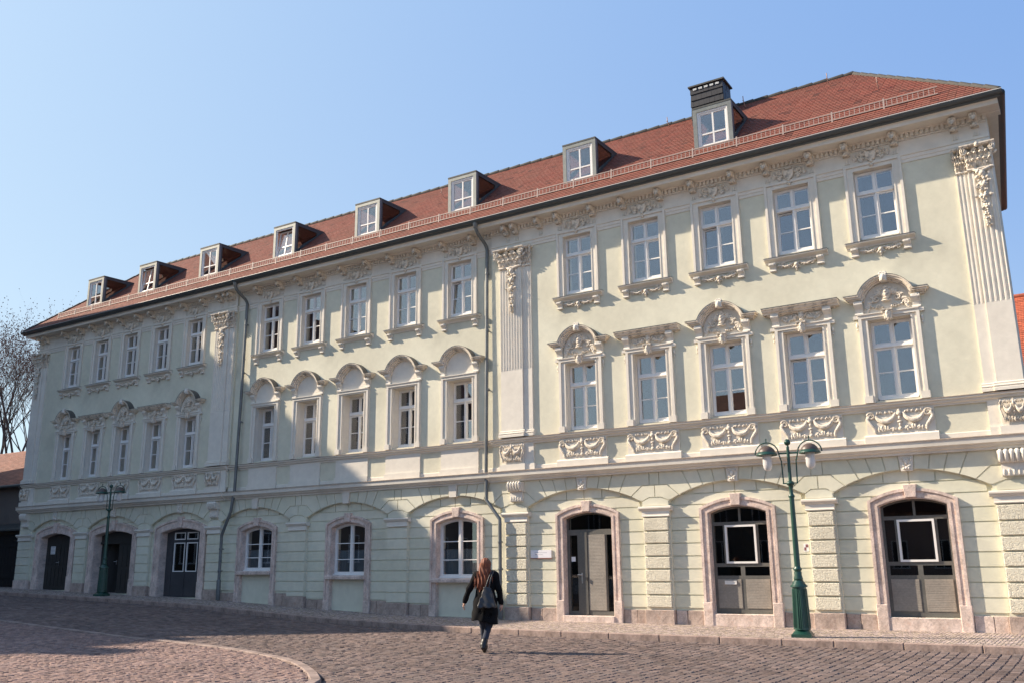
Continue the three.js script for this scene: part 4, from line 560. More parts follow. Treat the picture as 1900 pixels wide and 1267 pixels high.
// ---------- ground ----------
function sheet(xs, zs, y) { // height field
  const pos = [], idx = [], n = zs(0).length; xs.forEach(x => zs(x).forEach(z => pos.push(x, y(x, z), z)));
  for (let i = 0; i < xs.length - 1; i++) for (let j = 0; j < n - 1; j++) { const a = i * n + j; idx.push(a, a + 1, a + n, a + 1, a + n + 1, a + n); }
  const g = new THREE.BufferGeometry(); g.setAttribute('position', new THREE.Float32BufferAttribute(pos, 3)); g.setIndex(idx); g.computeVertexNormals(); return boxUV(g);
}
const span = (a, b, n) => [...Array(n + 1)].map((_, i) => lerp(a, b, i / n));
struct('ground', sheet([-700, -400, -60, ...span(-50, 0, 25), 20, 400, 700], () => [-700, -60, 0, 60, 700], (x) => pv(x) - 0.32), M.ground);
const road = struct('cobbled_road', sheet([...span(-58, 14, 72)], () => [-4, 0, 3, 8, 16], (x) => pv(x) - 0.142), M.joint);
mat('squarePaving', 0.9, 0.82, 0.76, 0.9, { map: texMosaic.map, bumpMap: texMosaic.bump, bumpScale: 0.012 });
struct('square_paving', sheet([...span(-58, 42, 50)], () => [15.3, 22, 30, 42.5], (x) => pv(x) - 0.11), M.squarePaving);
const walk = struct('pavement', [sheet(span(-58, 14, 144), (x) => span(-2, kerbZ(x) - 0.16, 6), (x) => pv(x)), sheet(span(-58, 14, 144), (x) => [kerbZ(x) - 0.16, kerbZ(x) - 0.159], (x, z) => z > kerbZ(x) - 0.1595 ? pv(x) - 0.2 : pv(x))], M.pavement);
{ // granite kerb stones
  const r = rng(61); let x = -57; while (x < 13) { const L = 0.95 + 0.45 * r(), x1 = x + L - 0.012, z0 = kerbZ(x), z1 = kerbZ(x1), c = (x + x1) / 2, len = Math.hypot(x1 - x, z1 - z0), h = 0.12 + 0.006 * r();
    const g = ext([[-len / 2, -0.3], [len / 2, -0.3], [len / 2, 0], [-len / 2, 0]], -0.16, 0, [], 0.014); const o = mesh('kerb_stone', boxUV(clean(g)), M.granite, walk); o.position.set(c, (pv(x) + pv(x1)) / 2 + 0.004 + 0.006 * r(), (z0 + z1) / 2); o.rotation.order = 'YZX'; o.rotation.y = -Math.atan2(z1 - z0, x1 - x); o.rotation.z = Math.atan2(pv(x1) - pv(x), len) + 0.003 * (r() - 0.5); x += L; }
}
// curved kerb bounding the little square at the left
const CURVE = new THREE.CatmullRomCurve3([[-34, 0, 7.3], [-28, 0, 7.8], [-23.07, 0, 8.05], [-20.97, 0, 8.05], [-17.0, 0, 8.25], [-14.3, 0, 8.62], [-11.91, 0, 9.45], [-10.2, 0, 10.6], [-9.25, 0, 11.5], [-8.7, 0, 12.8], [-8.9, 0, 14.5]].map(p => V3(...p)), false, 'centripetal');
const CP = CURVE.getSpacedPoints(120), inSquare = (x, z) => { let best = 1e9, k = 0; for (let i = 0; i < CP.length; i++) { const d = (CP[i].x - x) ** 2 + (CP[i].z - z) ** 2; if (d < best) { best = d; k = i; } } const a = CP[Math.max(0, k - 1)], b = CP[Math.min(CP.length - 1, k + 1)], c = CP[k]; return [(b.x - a.x) * (z - c.z) - (b.z - a.z) * (x - c.x) > 0, Math.sqrt(best)]; };
mat('kerbDull', 0.36, 0.30, 0.275, 0.9, { map: texStone });
{ const r = rng(63), N = 34; for (let k = 0; k < N; k++) { const a = CURVE.getPointAt(k / N), b = CURVE.getPointAt((k + 1) / N), len = a.distanceTo(b) - 0.012, g = boxUV(clean(ext([[-len / 2, -0.25], [len / 2, -0.25], [len / 2, 0], [-len / 2, 0]], -0.07, 0.07, [], 0.015))), o = mesh('kerb_stone', g, M.kerbDull, road); o.position.set((a.x + b.x) / 2, (pv(a.x) + pv(b.x)) / 2 - 0.055 + 0.006 * r(), (a.z + b.z) / 2); o.rotation.order = 'YZX'; o.rotation.y = -Math.atan2(b.z - a.z, b.x - a.x); o.rotation.z = Math.atan2(pv(b.x) - pv(a.x), len); } }
{ // cobbles: coursed setts on the road, small uneven ones on the square
  const r = rng(65), C = [], W = 0.155, Lz = 0.13;
  for (let i = 0; i * W < 50; i++) { const x = 4 - i * W, off = (i % 2) * Lz / 2 + r() * 0.04, wob = (z) => 0.12 * Math.sin(z * 0.35 + x * 0.08); for (let z = kerbZ(x) + 0.07 + off; z < 15.2; ) { const l = Lz * (0.85 + 0.4 * r()), xx = x + wob(z + l / 2); if (z + l > kerbZ(xx) + 0.14) { const [sq, d] = inSquare(xx, z + l / 2); if (!(sq || d < 0.15)) C.push([xx + 0.008 * (r() - 0.5), z + l / 2, W * (0.945 + 0.04 * r()), l * 0.945, 0.04 * (r() - 0.5), 0, -0.103]); } z += l; } }
  const s = 0.105; for (let x = -34; x < -8; x += s) for (let z = 7; z < 15.2; z += s) { const q = 0.5 * Math.sin(x * 1.9), xx = x + 0.02 * (r() - 0.5), zz = z + 0.35 * Math.abs(Math.sin(x * 1.1)) + 0.02 * (r() - 0.5), [sq, d] = inSquare(xx, zz); if (sq && d > 0.13) C.push([xx, zz, s * (0.86 + 0.1 * r()), s * (0.86 + 0.1 * r()), (r() - 0.5) * 0.5, 1, -0.068]); }
  const geo = (() => { const g = new THREE.BufferGeometry(), t = 0.41, p = [[-0.5, -1, -0.5], [0.5, -1, -0.5], [0.5, -1, 0.5], [-0.5, -1, 0.5], [-0.5, -0.25, -0.5], [0.5, -0.25, -0.5], [0.5, -0.25, 0.5], [-0.5, -0.25, 0.5], [-t, 0, -t], [t, 0, -t], [t, 0, t], [-t, 0, t]], f = []; for (const [a, b] of [[0, 4], [4, 8]]) for (let k = 0; k < 4; k++) { const n = (k + 1) % 4; f.push(a + k, b + k, a + n, a + n, b + k, b + n); } f.push(8, 11, 9, 9, 11, 10); g.setAttribute('position', new THREE.Float32BufferAttribute(p.flat(), 3)); g.setIndex(f); const q = g.toNonIndexed(); q.computeVertexNormals(); boxUV(q, 0.13); return q; })();
  const v = V3(), seen = (c) => { v.set(c[0], pv(c[0]) + c[6], c[1]).project(camera); return Math.abs(v.x) < 1 && Math.abs(v.y) < 1 && v.z < 1; };
  const dist = (c) => c[0] * c[0] + (c[1] - 21) ** 2, near = new Set(C.filter(seen).sort((a, b) => dist(a) - dist(b)).slice(0, 300));
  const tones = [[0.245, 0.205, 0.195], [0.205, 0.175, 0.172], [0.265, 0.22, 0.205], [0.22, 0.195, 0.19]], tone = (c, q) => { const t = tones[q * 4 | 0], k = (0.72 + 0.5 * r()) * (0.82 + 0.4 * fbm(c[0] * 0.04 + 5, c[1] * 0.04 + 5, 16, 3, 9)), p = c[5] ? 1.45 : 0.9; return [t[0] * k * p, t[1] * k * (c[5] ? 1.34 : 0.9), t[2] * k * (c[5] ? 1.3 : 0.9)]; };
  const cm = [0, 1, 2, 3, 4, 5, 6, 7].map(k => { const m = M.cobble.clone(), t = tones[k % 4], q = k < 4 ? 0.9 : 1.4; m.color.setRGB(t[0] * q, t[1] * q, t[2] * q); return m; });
  const rest = C.filter(c => !near.has(c)), im = shade(new THREE.InstancedMesh(geo, M.cobble, rest.length)), m = new THREE.Matrix4(), q = new THREE.Quaternion(), col = new THREE.Color();
  const pose = (c) => [V3(c[0], pv(c[0]) + c[6] + 0.012 * (r() - 0.5), c[1]), q.setFromEuler(new THREE.Euler(0.07 * (r() - 0.5), c[4], 0.07 * (r() - 0.5) + (pv(c[0] + 0.5) - pv(c[0] - 0.5)))), V3(c[2], 0.08, c[3])];
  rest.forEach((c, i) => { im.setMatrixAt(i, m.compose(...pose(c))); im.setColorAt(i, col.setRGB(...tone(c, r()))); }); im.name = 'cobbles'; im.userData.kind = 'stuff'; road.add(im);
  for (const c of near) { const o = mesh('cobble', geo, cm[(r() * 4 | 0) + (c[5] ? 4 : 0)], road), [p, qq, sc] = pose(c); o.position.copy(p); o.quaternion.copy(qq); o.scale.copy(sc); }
}

// ---------- street lamps ----------
function lamp(x, z, label, lean) {
  const y = pv(x), g = group('street_lamp', scene, x, y, z); tag(g, label, 'street lamp', 'twin-globe lamps along the kerb');
  mesh('base', [box(-0.19, 0.19, 0, 0.06, -0.19, 0.19), new THREE.CylinderGeometry(0.15, 0.25, 0.09, 4, 1).rotateY(PI / 4).translate(0, 0.105, 0)], M.lampGreen, g);
  const P = [new THREE.CylinderGeometry(0.135, 0.165, 0.8, 8).rotateY(PI / 8).translate(0, 0.54, 0)]; for (let k = 0; k < 8; k++) { const a = k * PI / 4; for (const o of [-0.035, 0, 0.035]) P.push(tube([[Math.cos(a) * 0.152 - Math.sin(a) * o, 0.18, Math.sin(a) * 0.152 + Math.cos(a) * o], [Math.cos(a) * 0.128 - Math.sin(a) * o * 0.85, 0.9, Math.sin(a) * 0.128 + Math.cos(a) * o * 0.85]], 0.011, 5)); } mesh('pedestal', P, M.lampGreen, g);
  mesh('pedestal_cap', [new THREE.CylinderGeometry(0.165, 0.17, 0.035, 8).rotateY(PI / 8).translate(0, 0.955, 0), new THREE.CylinderGeometry(0.085, 0.15, 0.1, 8).rotateY(PI / 8).translate(0, 1.02, 0)], M.lampGreen, g);
  mesh('post', lathe([[0.001, 1.05], [0.085, 1.05], [0.088, 1.1], [0.072, 1.16], [0.072, 1.22], [0.06, 1.24], [0.082, 1.26], [0.082, 1.29], [0.06, 1.31], [0.058, 1.34], [0.046, 2.66], [0.062, 2.68], [0.062, 2.71], [0.04, 2.74], [0.036, 2.84], [0.05, 2.9], [0.05, 2.94], [0.033, 3.0], [0.03, 3.68], [0.018, 3.72], [0.001, 3.72]], 20), M.lampGreen, g);
  mesh('collar', lathe([[0.03, 2.9], [0.075, 2.92], [0.08, 2.96], [0.06, 2.99], [0.03, 3.0]], 16), M.lampGreen, g);
  mesh('finial', blob(0, 3.78, 0, 0.066, 0.066, 0.066, 16), M.lampGreen, g);
  mesh('cross_bar', [tube([[-0.2, 3.56, 0], [0.2, 3.56, 0]], 0.018, 8), box(-0.15, 0.15, 2.945, 2.965, -0.02, 0.02)], M.lampGreen, g);
  for (const s of [-1, 1]) {
    const cx = s * 0.425, hoop = []; for (let k = 0; k <= 18; k++) { const a = PI * k / 18; hoop.push([cx + s * -0.235 * Math.cos(a), 3.56 + 0.235 * Math.sin(a), 0]); }
    mesh('hoop_arm', [tube([[s * 0.135, 2.95, 0], [s * 0.145, 3.4, 0], ...hoop], 0.014, 7), tube([[cx, 3.78, 0], [cx, 3.86, 0]], 0.01, 6), blob(cx, 3.865, 0, 0.018, 0.018, 0.018, 8)], M.lampGreen, g);
    mesh('shade_dome', lathe([[0.001, 3.735], [0.05, 3.73], [0.11, 3.7], [0.155, 3.65], [0.175, 3.6], [0.16, 3.6]], 24).translate(cx, 0, 0), M.lampDome, g);
    mesh('shade_rim', lathe([[0.16, 3.6], [0.178, 3.6], [0.21, 3.555], [0.216, 3.535], [0.2, 3.53], [0.15, 3.565], [0.16, 3.6]], 24).translate(cx, 0, 0), M.lampGreen, g);
    const q = lathe([[0.092, 3.56], [0.094, 3.36], [0.088, 3.3], [0.068, 3.25], [0.035, 3.225], [0.001, 3.218]], 20).translate(cx, 0, 0); mesh('globe', q, M.opal, g);
  }
  g.rotation.z = lean; return g;
}
M.lampDome.side = M.opal.side = THREE.DoubleSide;
lamp(-5.2, 2.38, 'green cast-iron twin-globe lamp standing in the sun beside the kerb', 0.0).rotation.y = 0.1;
const lamp2 = lamp(-29.75, 0.95, 'dark twin-globe lamp in the shade before the wooden doors', 0.0); lamp2.rotation.y = 0.15;

// ---------- signs ----------
{ const c = document.createElement('canvas'); c.width = 256; c.height = 78; const k = c.getContext('2d'); k.fillStyle = '#e9e7ea'; k.fillRect(0, 0, 256, 78); k.fillStyle = '#8d8b98'; k.fillRect(44, 24, 158, 3); k.fillRect(86, 44, 66, 3); k.fillStyle = '#a7a4ae'; k.fillRect(52, 40, 30, 10);
  const t = new THREE.CanvasTexture(c); t.colorSpace = THREE.SRGBColorSpace; const m = new THREE.MeshPhysicalMaterial({ map: t, roughness: 0.25 }), g = group('wall_plaque', scene, -12.53, 1.57, -0.085); tag(g, 'small white plaque on the wall beside the entrance door', 'plaque');
  mesh('board', box(-0.315, 0.315, 0, 0.205, -0.01, 0.012), M.frameWhite, g); mesh('face', new THREE.PlaneGeometry(0.62, 0.195).translate(0, 0.1025, 0.016), m, g);
  mesh('base_edge', box(-0.32, 0.32, -0.018, -0.001, -0.01, 0.02), mat('plaqueEdge', 0.25, 0.08, 0.06, 0.5), g); }
{ const g = group('door_notice', scene, -35.02, 1.98, -0.318); tag(g, 'white paper notice taped to the dark wooden door', 'notice'); mesh('sheet', box(-0.15, 0.15, 0, 0.3, -0.003, 0.001), M.paper, g); const P = []; for (let r = 0; r < 5; r++) for (let k = 0; k < 3; k++) P.push(box(-0.12 + k * 0.083, -0.05 + k * 0.083, 0.035 + r * 0.053, 0.055 + r * 0.053, 0.001, 0.003)); mesh('print', P, mat('ink', 0.16, 0.16, 0.18, 0.8), g); }
{ const g = group('pier_sticker', scene, -5.66, 1.63, -0.1); tag(g, 'little dark sticker beside the pier behind the green lamp', 'sticker'); mesh('backing', box(-0.055, 0.055, 0, 0.17, 0, 0.006), M.paper, g); mesh('print', [box(-0.045, 0.0, 0.02, 0.09, 0.006, 0.008), box(-0.01, 0.045, 0.09, 0.155, 0.006, 0.008)], mat('inkRed', 0.2, 0.07, 0.08, 0.7), g); }
{ const g = group('ceiling_light', scene, -19.0, 2.5, -1.3); tag(g, 'yellow strip light glowing inside the middle arched window', 'ceiling light'); const em = new THREE.MeshStandardMaterial({ color: 0x222018, emissive: new THREE.Color().setRGB(1, 0.72, 0.3), emissiveIntensity: 0.35 }); mesh('tube', tube([[-0.42, 0, 0], [0.42, 0, 0]], 0.03, 8), em, g); mesh('housing', box(-0.45, 0.45, 0.035, 0.09, -0.05, 0.05), M.room, g); mesh('hanger', [box(-0.3, -0.29, 0.09, 0.95, -0.005, 0.005), box(0.29, 0.3, 0.09, 0.95, -0.005, 0.005)], M.lead, g); const L = new THREE.PointLight(new THREE.Color().setRGB(1, 0.75, 0.4), 0.04); L.position.set(0, -0.08, 0); L.castShadow = true; g.add(L); }

// ---------- neighbours ----------
function tiles(name, parent, x0, x1, ya, za, yb, zb, color, seed, tw = 0.19, ex = 0.17, axis = 'x') {
  const r = rng(seed), L = Math.hypot(yb - ya, zb - za), ang = Math.atan2(yb - ya, Math.abs(zb - za)), T = []; for (let k = 0; k * ex < L; k++) for (let x = x0 + (k % 2) * tw / 2; x < x1; x += tw) T.push([x, lerp(ya, yb, k * ex / L), lerp(za, zb, k * ex / L)]);
  const g = boxUV(clean(new THREE.BoxGeometry(tw - 0.006, 0.018, ex + 0.04))), im = shade(new THREE.InstancedMesh(g, M.tile, T.length)), m = new THREE.Matrix4(), q = new THREE.Quaternion(), c = new THREE.Color(), sg = zb < za ? 1 : -1;
  T.forEach(([x, y, z], i) => { q.setFromEuler(new THREE.Euler(sg * (ang - 0.08) + 0.02 * (r() - 0.5), 0, 0.02 * (r() - 0.5))); im.setMatrixAt(i, m.compose(V3(x, y + 0.07, z), q, V3(1, 1, 1))); const d = 0.75 + 0.4 * r(); im.setColorAt(i, c.setRGB(color[0] * d, color[1] * d, color[2] * d)); });
  im.name = name; im.userData.kind = 'stuff'; parent.add(im); return im;
}
mat('renderGrey', 0.17, 0.145, 0.13, 0.95, pl); mat('gateWood', 0.014, 0.013, 0.013, 0.85, { map: texWood });
{ const g = group('neighbour_house', scene, -44, 0.6, -4); tag(g, 'low grey house with sunlit tiled roof beyond the dark gate', 'house'); const L = -8, R = 6.95;
  mesh('wall', [box(L, R, -0.6, 4.3, 2.8, 3.1), box(L, R, -0.6, 4.3, -3.9, -3.6), box(L, L + 0.3, -0.6, 4.3, -3.6, 2.8), box(R - 0.3, R, -0.6, 4.3, -3.6, 2.8), ext([[-3.9, 4.3], [3.1, 4.3], [-0.4, 6.3]], R - 0.3, R).rotateY(-PI / 2).translate(0, 0, 0).scale(-1, 1, 1)], M.renderGrey, g);
  const b = new THREE.BufferGeometry(); b.setAttribute('position', new THREE.Float32BufferAttribute([L, 4.25, 3.4, R, 4.25, 3.4, R, 6.45, -0.3, L, 4.25, 3.4, R, 6.45, -0.3, L, 6.45, -0.3, R, 4.25, -4.1, L, 4.25, -4.1, L, 6.45, -0.3, R, 4.25, -4.1, L, 6.45, -0.3, R, 6.45, -0.3], 3)); b.computeVertexNormals(); const rf = mesh('roof', boxUV(b), M.roofBase, g);
  tiles('roof_tiles', rf, L, R, 4.25, 3.4, 6.45, -0.3, [0.30, 0.14, 0.10], 71);
  mesh('gutter', tube([[L, 4.26, 3.47], [R, 4.26, 3.47]], 0.06, 8), M.gutter, g); mesh('downpipe', tube(curve([[5.6, 4.22, 3.45], [5.65, 4.05, 3.2], [5.65, 3.8, 3.17], [5.65, 2.6, 3.17], [5.62, 2.4, 3.17]], 12), 0.04, 8), M.pipe, g);
}
{ const g = group('wooden_gate', scene, -39.6, 0.72, -0.55); tag(g, 'dark wooden yard gate left of the building, under a small slanted cover', 'gate'); for (let k = 0; k < 16; k++) mesh('board', box(-1.7 + k * 0.25, -1.46 + k * 0.25, 0, 2.1, -0.03 - 0.006 * (k % 2), 0), M.gateWood, g); mesh('post', box(2.31, 2.48, -0.2, 2.25, -0.1, 0.06), M.gateWood, g); mesh('post', box(-1.9, -1.72, -0.2, 2.25, -0.1, 0.06), M.gateWood, g); mesh('cover', bar(-2, 2.5, [[-0.3, 2.5], [0.35, 2.25], [0.35, 2.31], [-0.3, 2.57]]), M.zincDark, g); mesh('rail', [box(-1.7, 2.3, 0.35, 0.5, 0, 0.03), box(-1.7, 2.3, 1.6, 1.75, 0, 0.03)], M.gateWood, g); }
{ const g = group('red_roofed_house', scene, 3, 0, -20); tag(g, 'red tiled roof showing behind the corner, far right edge', 'house'); mesh('wall', [box(-6, 6, -0.4, 7.2, -5.7, 5.7)], M.renderGrey, g);
  const b = new THREE.BufferGeometry(), L = -6.4, R = 6.4; b.setAttribute('position', new THREE.Float32BufferAttribute([L, 7, 6.1, R, 7, 6.1, R, 11.6, 0, L, 7, 6.1, R, 11.6, 0, L, 11.6, 0, R, 7, -6.1, L, 7, -6.1, L, 11.6, 0, R, 7, -6.1, L, 11.6, 0, R, 11.6, 0], 3)); b.computeVertexNormals(); const rf = mesh('roof', boxUV(b), M.roofBase, g); tiles('roof_tiles', rf, L, R, 7, 6.1, 11.6, 0, [0.55, 0.15, 0.07], 73); mesh('ridge_caps', tube([[L, 11.66, 0], [R, 11.66, 0]], 0.12, 8), M.tile.clone(), g); g.children.at(-1).material.color.setRGB(0.5, 0.15, 0.08); }
// houses round the square behind the camera: they cast the long shadow and stand in the reflections
mat('wallOchre', 0.15, 0.12, 0.09, 0.95, pl); mat('wallRose', 0.50, 0.36, 0.30, 0.95, pl); mat('wallBeige', 0.15, 0.13, 0.11, 0.95, pl); mat('roofBrown', 0.20, 0.085, 0.055, 0.9, { map: texStone });
function house(label, cx, cz, hx, hz, eave, ridge, inset_, turn, wm, ov = 0.35, storeys = 3) { // ridge along local x
  const y0 = pv(cx) - 0.15, g = group('town_house', scene, cx, y0, cz); g.rotation.y = turn; tag(g, label, 'house', 'houses round the square'); const E = eave - y0, R = ridge - y0;
  mesh('wall', [box(-hx, hx, -0.4, E, hz - 0.35, hz), box(-hx, hx, -0.4, E, -hz, -hz + 0.35), box(-hx, -hx + 0.35, -0.4, E, -hz + 0.35, hz - 0.35), box(hx - 0.35, hx, -0.4, E, -hz + 0.35, hz - 0.35)], wm, g);
  const X = hx + ov, Z = hz + ov, e = E - 0.1, A = [-X, e, Z], B = [X, e, Z], C = [X, e, -Z], D = [-X, e, -Z], p = [-X + inset_, R, 0], q = [X - inset_, R, 0], b = new THREE.BufferGeometry(); b.setAttribute('position', new THREE.Float32BufferAttribute([A, B, q, A, q, p, C, D, p, C, p, q, B, C, q, D, A, p, A, C, B, A, D, C].flat(), 3)); b.computeVertexNormals(); mesh('roof', boxUV(b), M.roofBrown, g);
  const n = Math.max(2, Math.round(hx * 2 / 2.6)); for (let s = 0; s < storeys; s++) for (let k = 0; k < n; k++) for (const f of [-1, 1]) { const x = lerp(-hx, hx, (k + 0.5) / n), y = 1.0 + s * (E - 0.6) / storeys, o = group('window', g, x, y, f * hz); mesh('frame', [box(-0.55, 0.55, -0.08, 0, -0.02, 0.06), box(-0.5, -0.42, 0, 1.7, -0.02, 0.03), box(0.42, 0.5, 0, 1.7, -0.02, 0.03), box(-0.42, 0.42, 1.62, 1.7, -0.02, 0.03), box(-0.03, 0.03, 0, 1.62, -0.01, 0.025)], M.frameWhite, o); const pn = mesh('pane', pane(0.84, 1.62), M.slate, o); pn.position.set(0, 0.81, 0.008); if (f < 0) { o.rotation.y = PI; } }
  return g;
}
house('tall steep-roofed town house casting its shadow across the square', -44.2, 8.75, 6.45, 2.4, 15.2, 20.8, 3.4, PI / 2, M.wallOchre, 0.3, 4);
const low = house('long lower town house with one chimney beside the tall one', -44.2, 26.9, 11.1, 2.6, 13.6, 18.15, 0.4, PI / 2, M.wallBeige, 0.3, 4); mesh('chimney', box(7.0, 8.1, 3, 18.9 - low.position.y, -0.35, 0.35), M.wallRose, low);
house('small ochre house beside the tall one, at the yard gate', -44.2, 0.7, 1.6, 1.6, 7.6, 9.4, 0.2, PI / 2, M.wallOchre, 0.2, 2);
house('narrow ochre house across the square, reflected in the windows', -34.5, 47, 5, 4.5, 8, 12.0, 0.3, 0, M.wallOchre);
house('beige hipped house across the square, reflected in the windows', -21.5, 46.5, 5.6, 4.5, 9.2, 13.8, 2.4, 0, M.wallBeige);
house('long low rose house across the square, reflected in the windows', -5, 47, 10, 4.5, 4.4, 7.6, 0.3, 0, M.wallRose, 0.35, 1);

// ---------- bare tree beyond the low house ----------
{ const g = group('bare_tree', scene, -66.6, 0.9, -15); tag(g, 'bare tree with reddish twigs rising beyond the low house', 'tree'); const r = rng(91), T = [], B = [], bud = [];
  function grow(p, d, len, rad, lev) {
    const n = 5, P = [p.clone()], R = [rad]; const q = p.clone(), e = d.clone(); for (let k = 1; k <= n; k++) { e.add(V3((r() - 0.5) * 0.22, (r() - 0.3) * 0.16, (r() - 0.5) * 0.22)).normalize(); q.addScaledVector(e, len / n); P.push(q.clone()); R.push(rad * (1 - 0.45 * k / n)); }
    (lev < 2 ? T : B).push(tube(P, R, lev < 2 ? 8 : lev < 4 ? 5 : 3));
    if (lev >= 5) { for (let k = 1; k <= n; k++) if (r() < 0.6) bud.push(P[k].clone()); return; }
    const kids = lev === 0 ? 3 : 4; for (let k = 0; k < kids; k++) { const t = lev === 0 ? 0.75 + 0.25 * k / kids : 0.35 + 0.65 * (k + r() * 0.6) / kids, i = Math.min(n, Math.max(1, Math.round(t * n))), a = r() * 6.28, sp = lev === 0 ? 0.36 : 0.5 + 0.35 * r(), dd = e.clone().multiplyScalar(1).add(V3(Math.cos(a) * sp, 0.12 + 0.1 * r(), Math.sin(a) * sp)).normalize(); grow(P[i], dd, len * (lev === 0 ? 0.62 : 0.66 + 0.16 * r()), R[i] * (lev === 0 ? 0.62 : 0.58), lev + 1); }
  }
  grow(V3(0, 0, 0), V3(0.06, 1, 0), 7.9, 0.3, 0); grow(V3(1.1, 0, 0.4), V3(0.2, 1, 0), 8.2, 0.24, 0); grow(V3(-0.8, 0, -0.6), V3(0.0, 1, 0), 8.4, 0.22, 0);
  mesh('trunk', T, M.bark, g); const cr = mesh('crown', B, M.bark, g); cr.userData.kind = 'stuff';
  const bg = clean(new THREE.OctahedronGeometry(0.03, 0)), im = shade(new THREE.InstancedMesh(bg, M.bud, bud.length)), m = new THREE.Matrix4(); bud.forEach((p, i) => im.setMatrixAt(i, m.compose(p.add(V3((r() - 0.5) * 0.08, (r() - 0.5) * 0.08, (r() - 0.5) * 0.08)), new THREE.Quaternion(), V3(0.7 + r(), 0.9 + 1.3 * r(), 0.7 + r())))); im.name = 'buds'; im.userData.kind = 'stuff'; g.add(im);
}
// ---------- woman walking away across the cobbles ----------
function sdfMesh(f, lo, hi, c) { // naive surface nets
  const n = [0, 1, 2].map(k => Math.ceil((hi[k] - lo[k]) / c) + 1), N = n[0] * n[1] * n[2], F = new Float32Array(N), id = (i, j, k) => i + n[0] * (j + n[1] * k);
  for (let k = 0; k < n[2]; k++) for (let j = 0; j < n[1]; j++) for (let i = 0; i < n[0]; i++) F[id(i, j, k)] = f(lo[0] + i * c, lo[1] + j * c, lo[2] + k * c);
  const vi = new Int32Array(N).fill(-1), pos = [], idx = [];
  for (let k = 0; k < n[2] - 1; k++) for (let j = 0; j < n[1] - 1; j++) for (let i = 0; i < n[0] - 1; i++) {
    let m = 0, sx = 0, sy = 0, sz = 0; const v = []; let neg = 0; for (let q = 0; q < 8; q++) { const d = F[id(i + (q & 1), j + (q >> 1 & 1), k + (q >> 2))]; v.push(d); if (d < 0) neg++; } if (neg === 0 || neg === 8) continue;
    for (let a = 0; a < 8; a++) for (const b of [a | 1, a | 2, a | 4]) if (b !== a && (v[a] < 0) !== (v[b] < 0)) { const t = v[a] / (v[a] - v[b]); sx += lerp(a & 1, b & 1, t); sy += lerp(a >> 1 & 1, b >> 1 & 1, t); sz += lerp(a >> 2, b >> 2, t); m++; }
    vi[id(i, j, k)] = pos.length / 3; pos.push(lo[0] + (i + sx / m) * c, lo[1] + (j + sy / m) * c, lo[2] + (k + sz / m) * c); }
  for (let k = 1; k < n[2] - 1; k++) for (let j = 1; j < n[1] - 1; j++) for (let i = 1; i < n[0] - 1; i++) { const d = F[id(i, j, k)];
    for (const [o, a, b] of [[id(1, 0, 0), [0, 1, 0], [0, 0, 1]], [id(0, 1, 0), [0, 0, 1], [1, 0, 0]], [id(0, 0, 1), [1, 0, 0], [0, 1, 0]]]) { const e = F[id(i, j, k) + o]; if ((d < 0) === (e < 0)) continue;
      const p = [vi[id(i, j, k)], vi[id(i - a[0], j - a[1], k - a[2])], vi[id(i - a[0] - b[0], j - a[1] - b[1], k - a[2] - b[2])], vi[id(i - b[0], j - b[1], k - b[2])]]; if (p.some(x => x < 0)) continue; if (d < 0) idx.push(p[0], p[1], p[2], p[0], p[2], p[3]); else idx.push(p[0], p[2], p[1], p[0], p[3], p[2]); } }
  const g = new THREE.BufferGeometry(); g.setAttribute('position', new THREE.Float32BufferAttribute(pos, 3)); g.setIndex(idx); g.computeVertexNormals(); return boxUV(g);
}
const smin = (a, b, k) => { const h = Math.max(k - Math.abs(a - b), 0) / k; return Math.min(a, b) - h * h * k / 4; };
const cap = (x, y, z, a, b, r0, r1) => { const dx = b[0] - a[0], dy = b[1] - a[1], dz = b[2] - a[2], t = Math.max(0, Math.min(1, ((x - a[0]) * dx + (y - a[1]) * dy + (z - a[2]) * dz) / (dx * dx + dy * dy + dz * dz))); return Math.hypot(x - a[0] - dx * t, y - a[1] - dy * t, z - a[2] - dz * t) - lerp(r0, r1, t); };
const elp = (x, y, z, c, r) => { const q = Math.hypot((x - c[0]) / r[0], (y - c[1]) / r[1], (z - c[2]) / r[2]); return (q - 1) * Math.min(...r); };
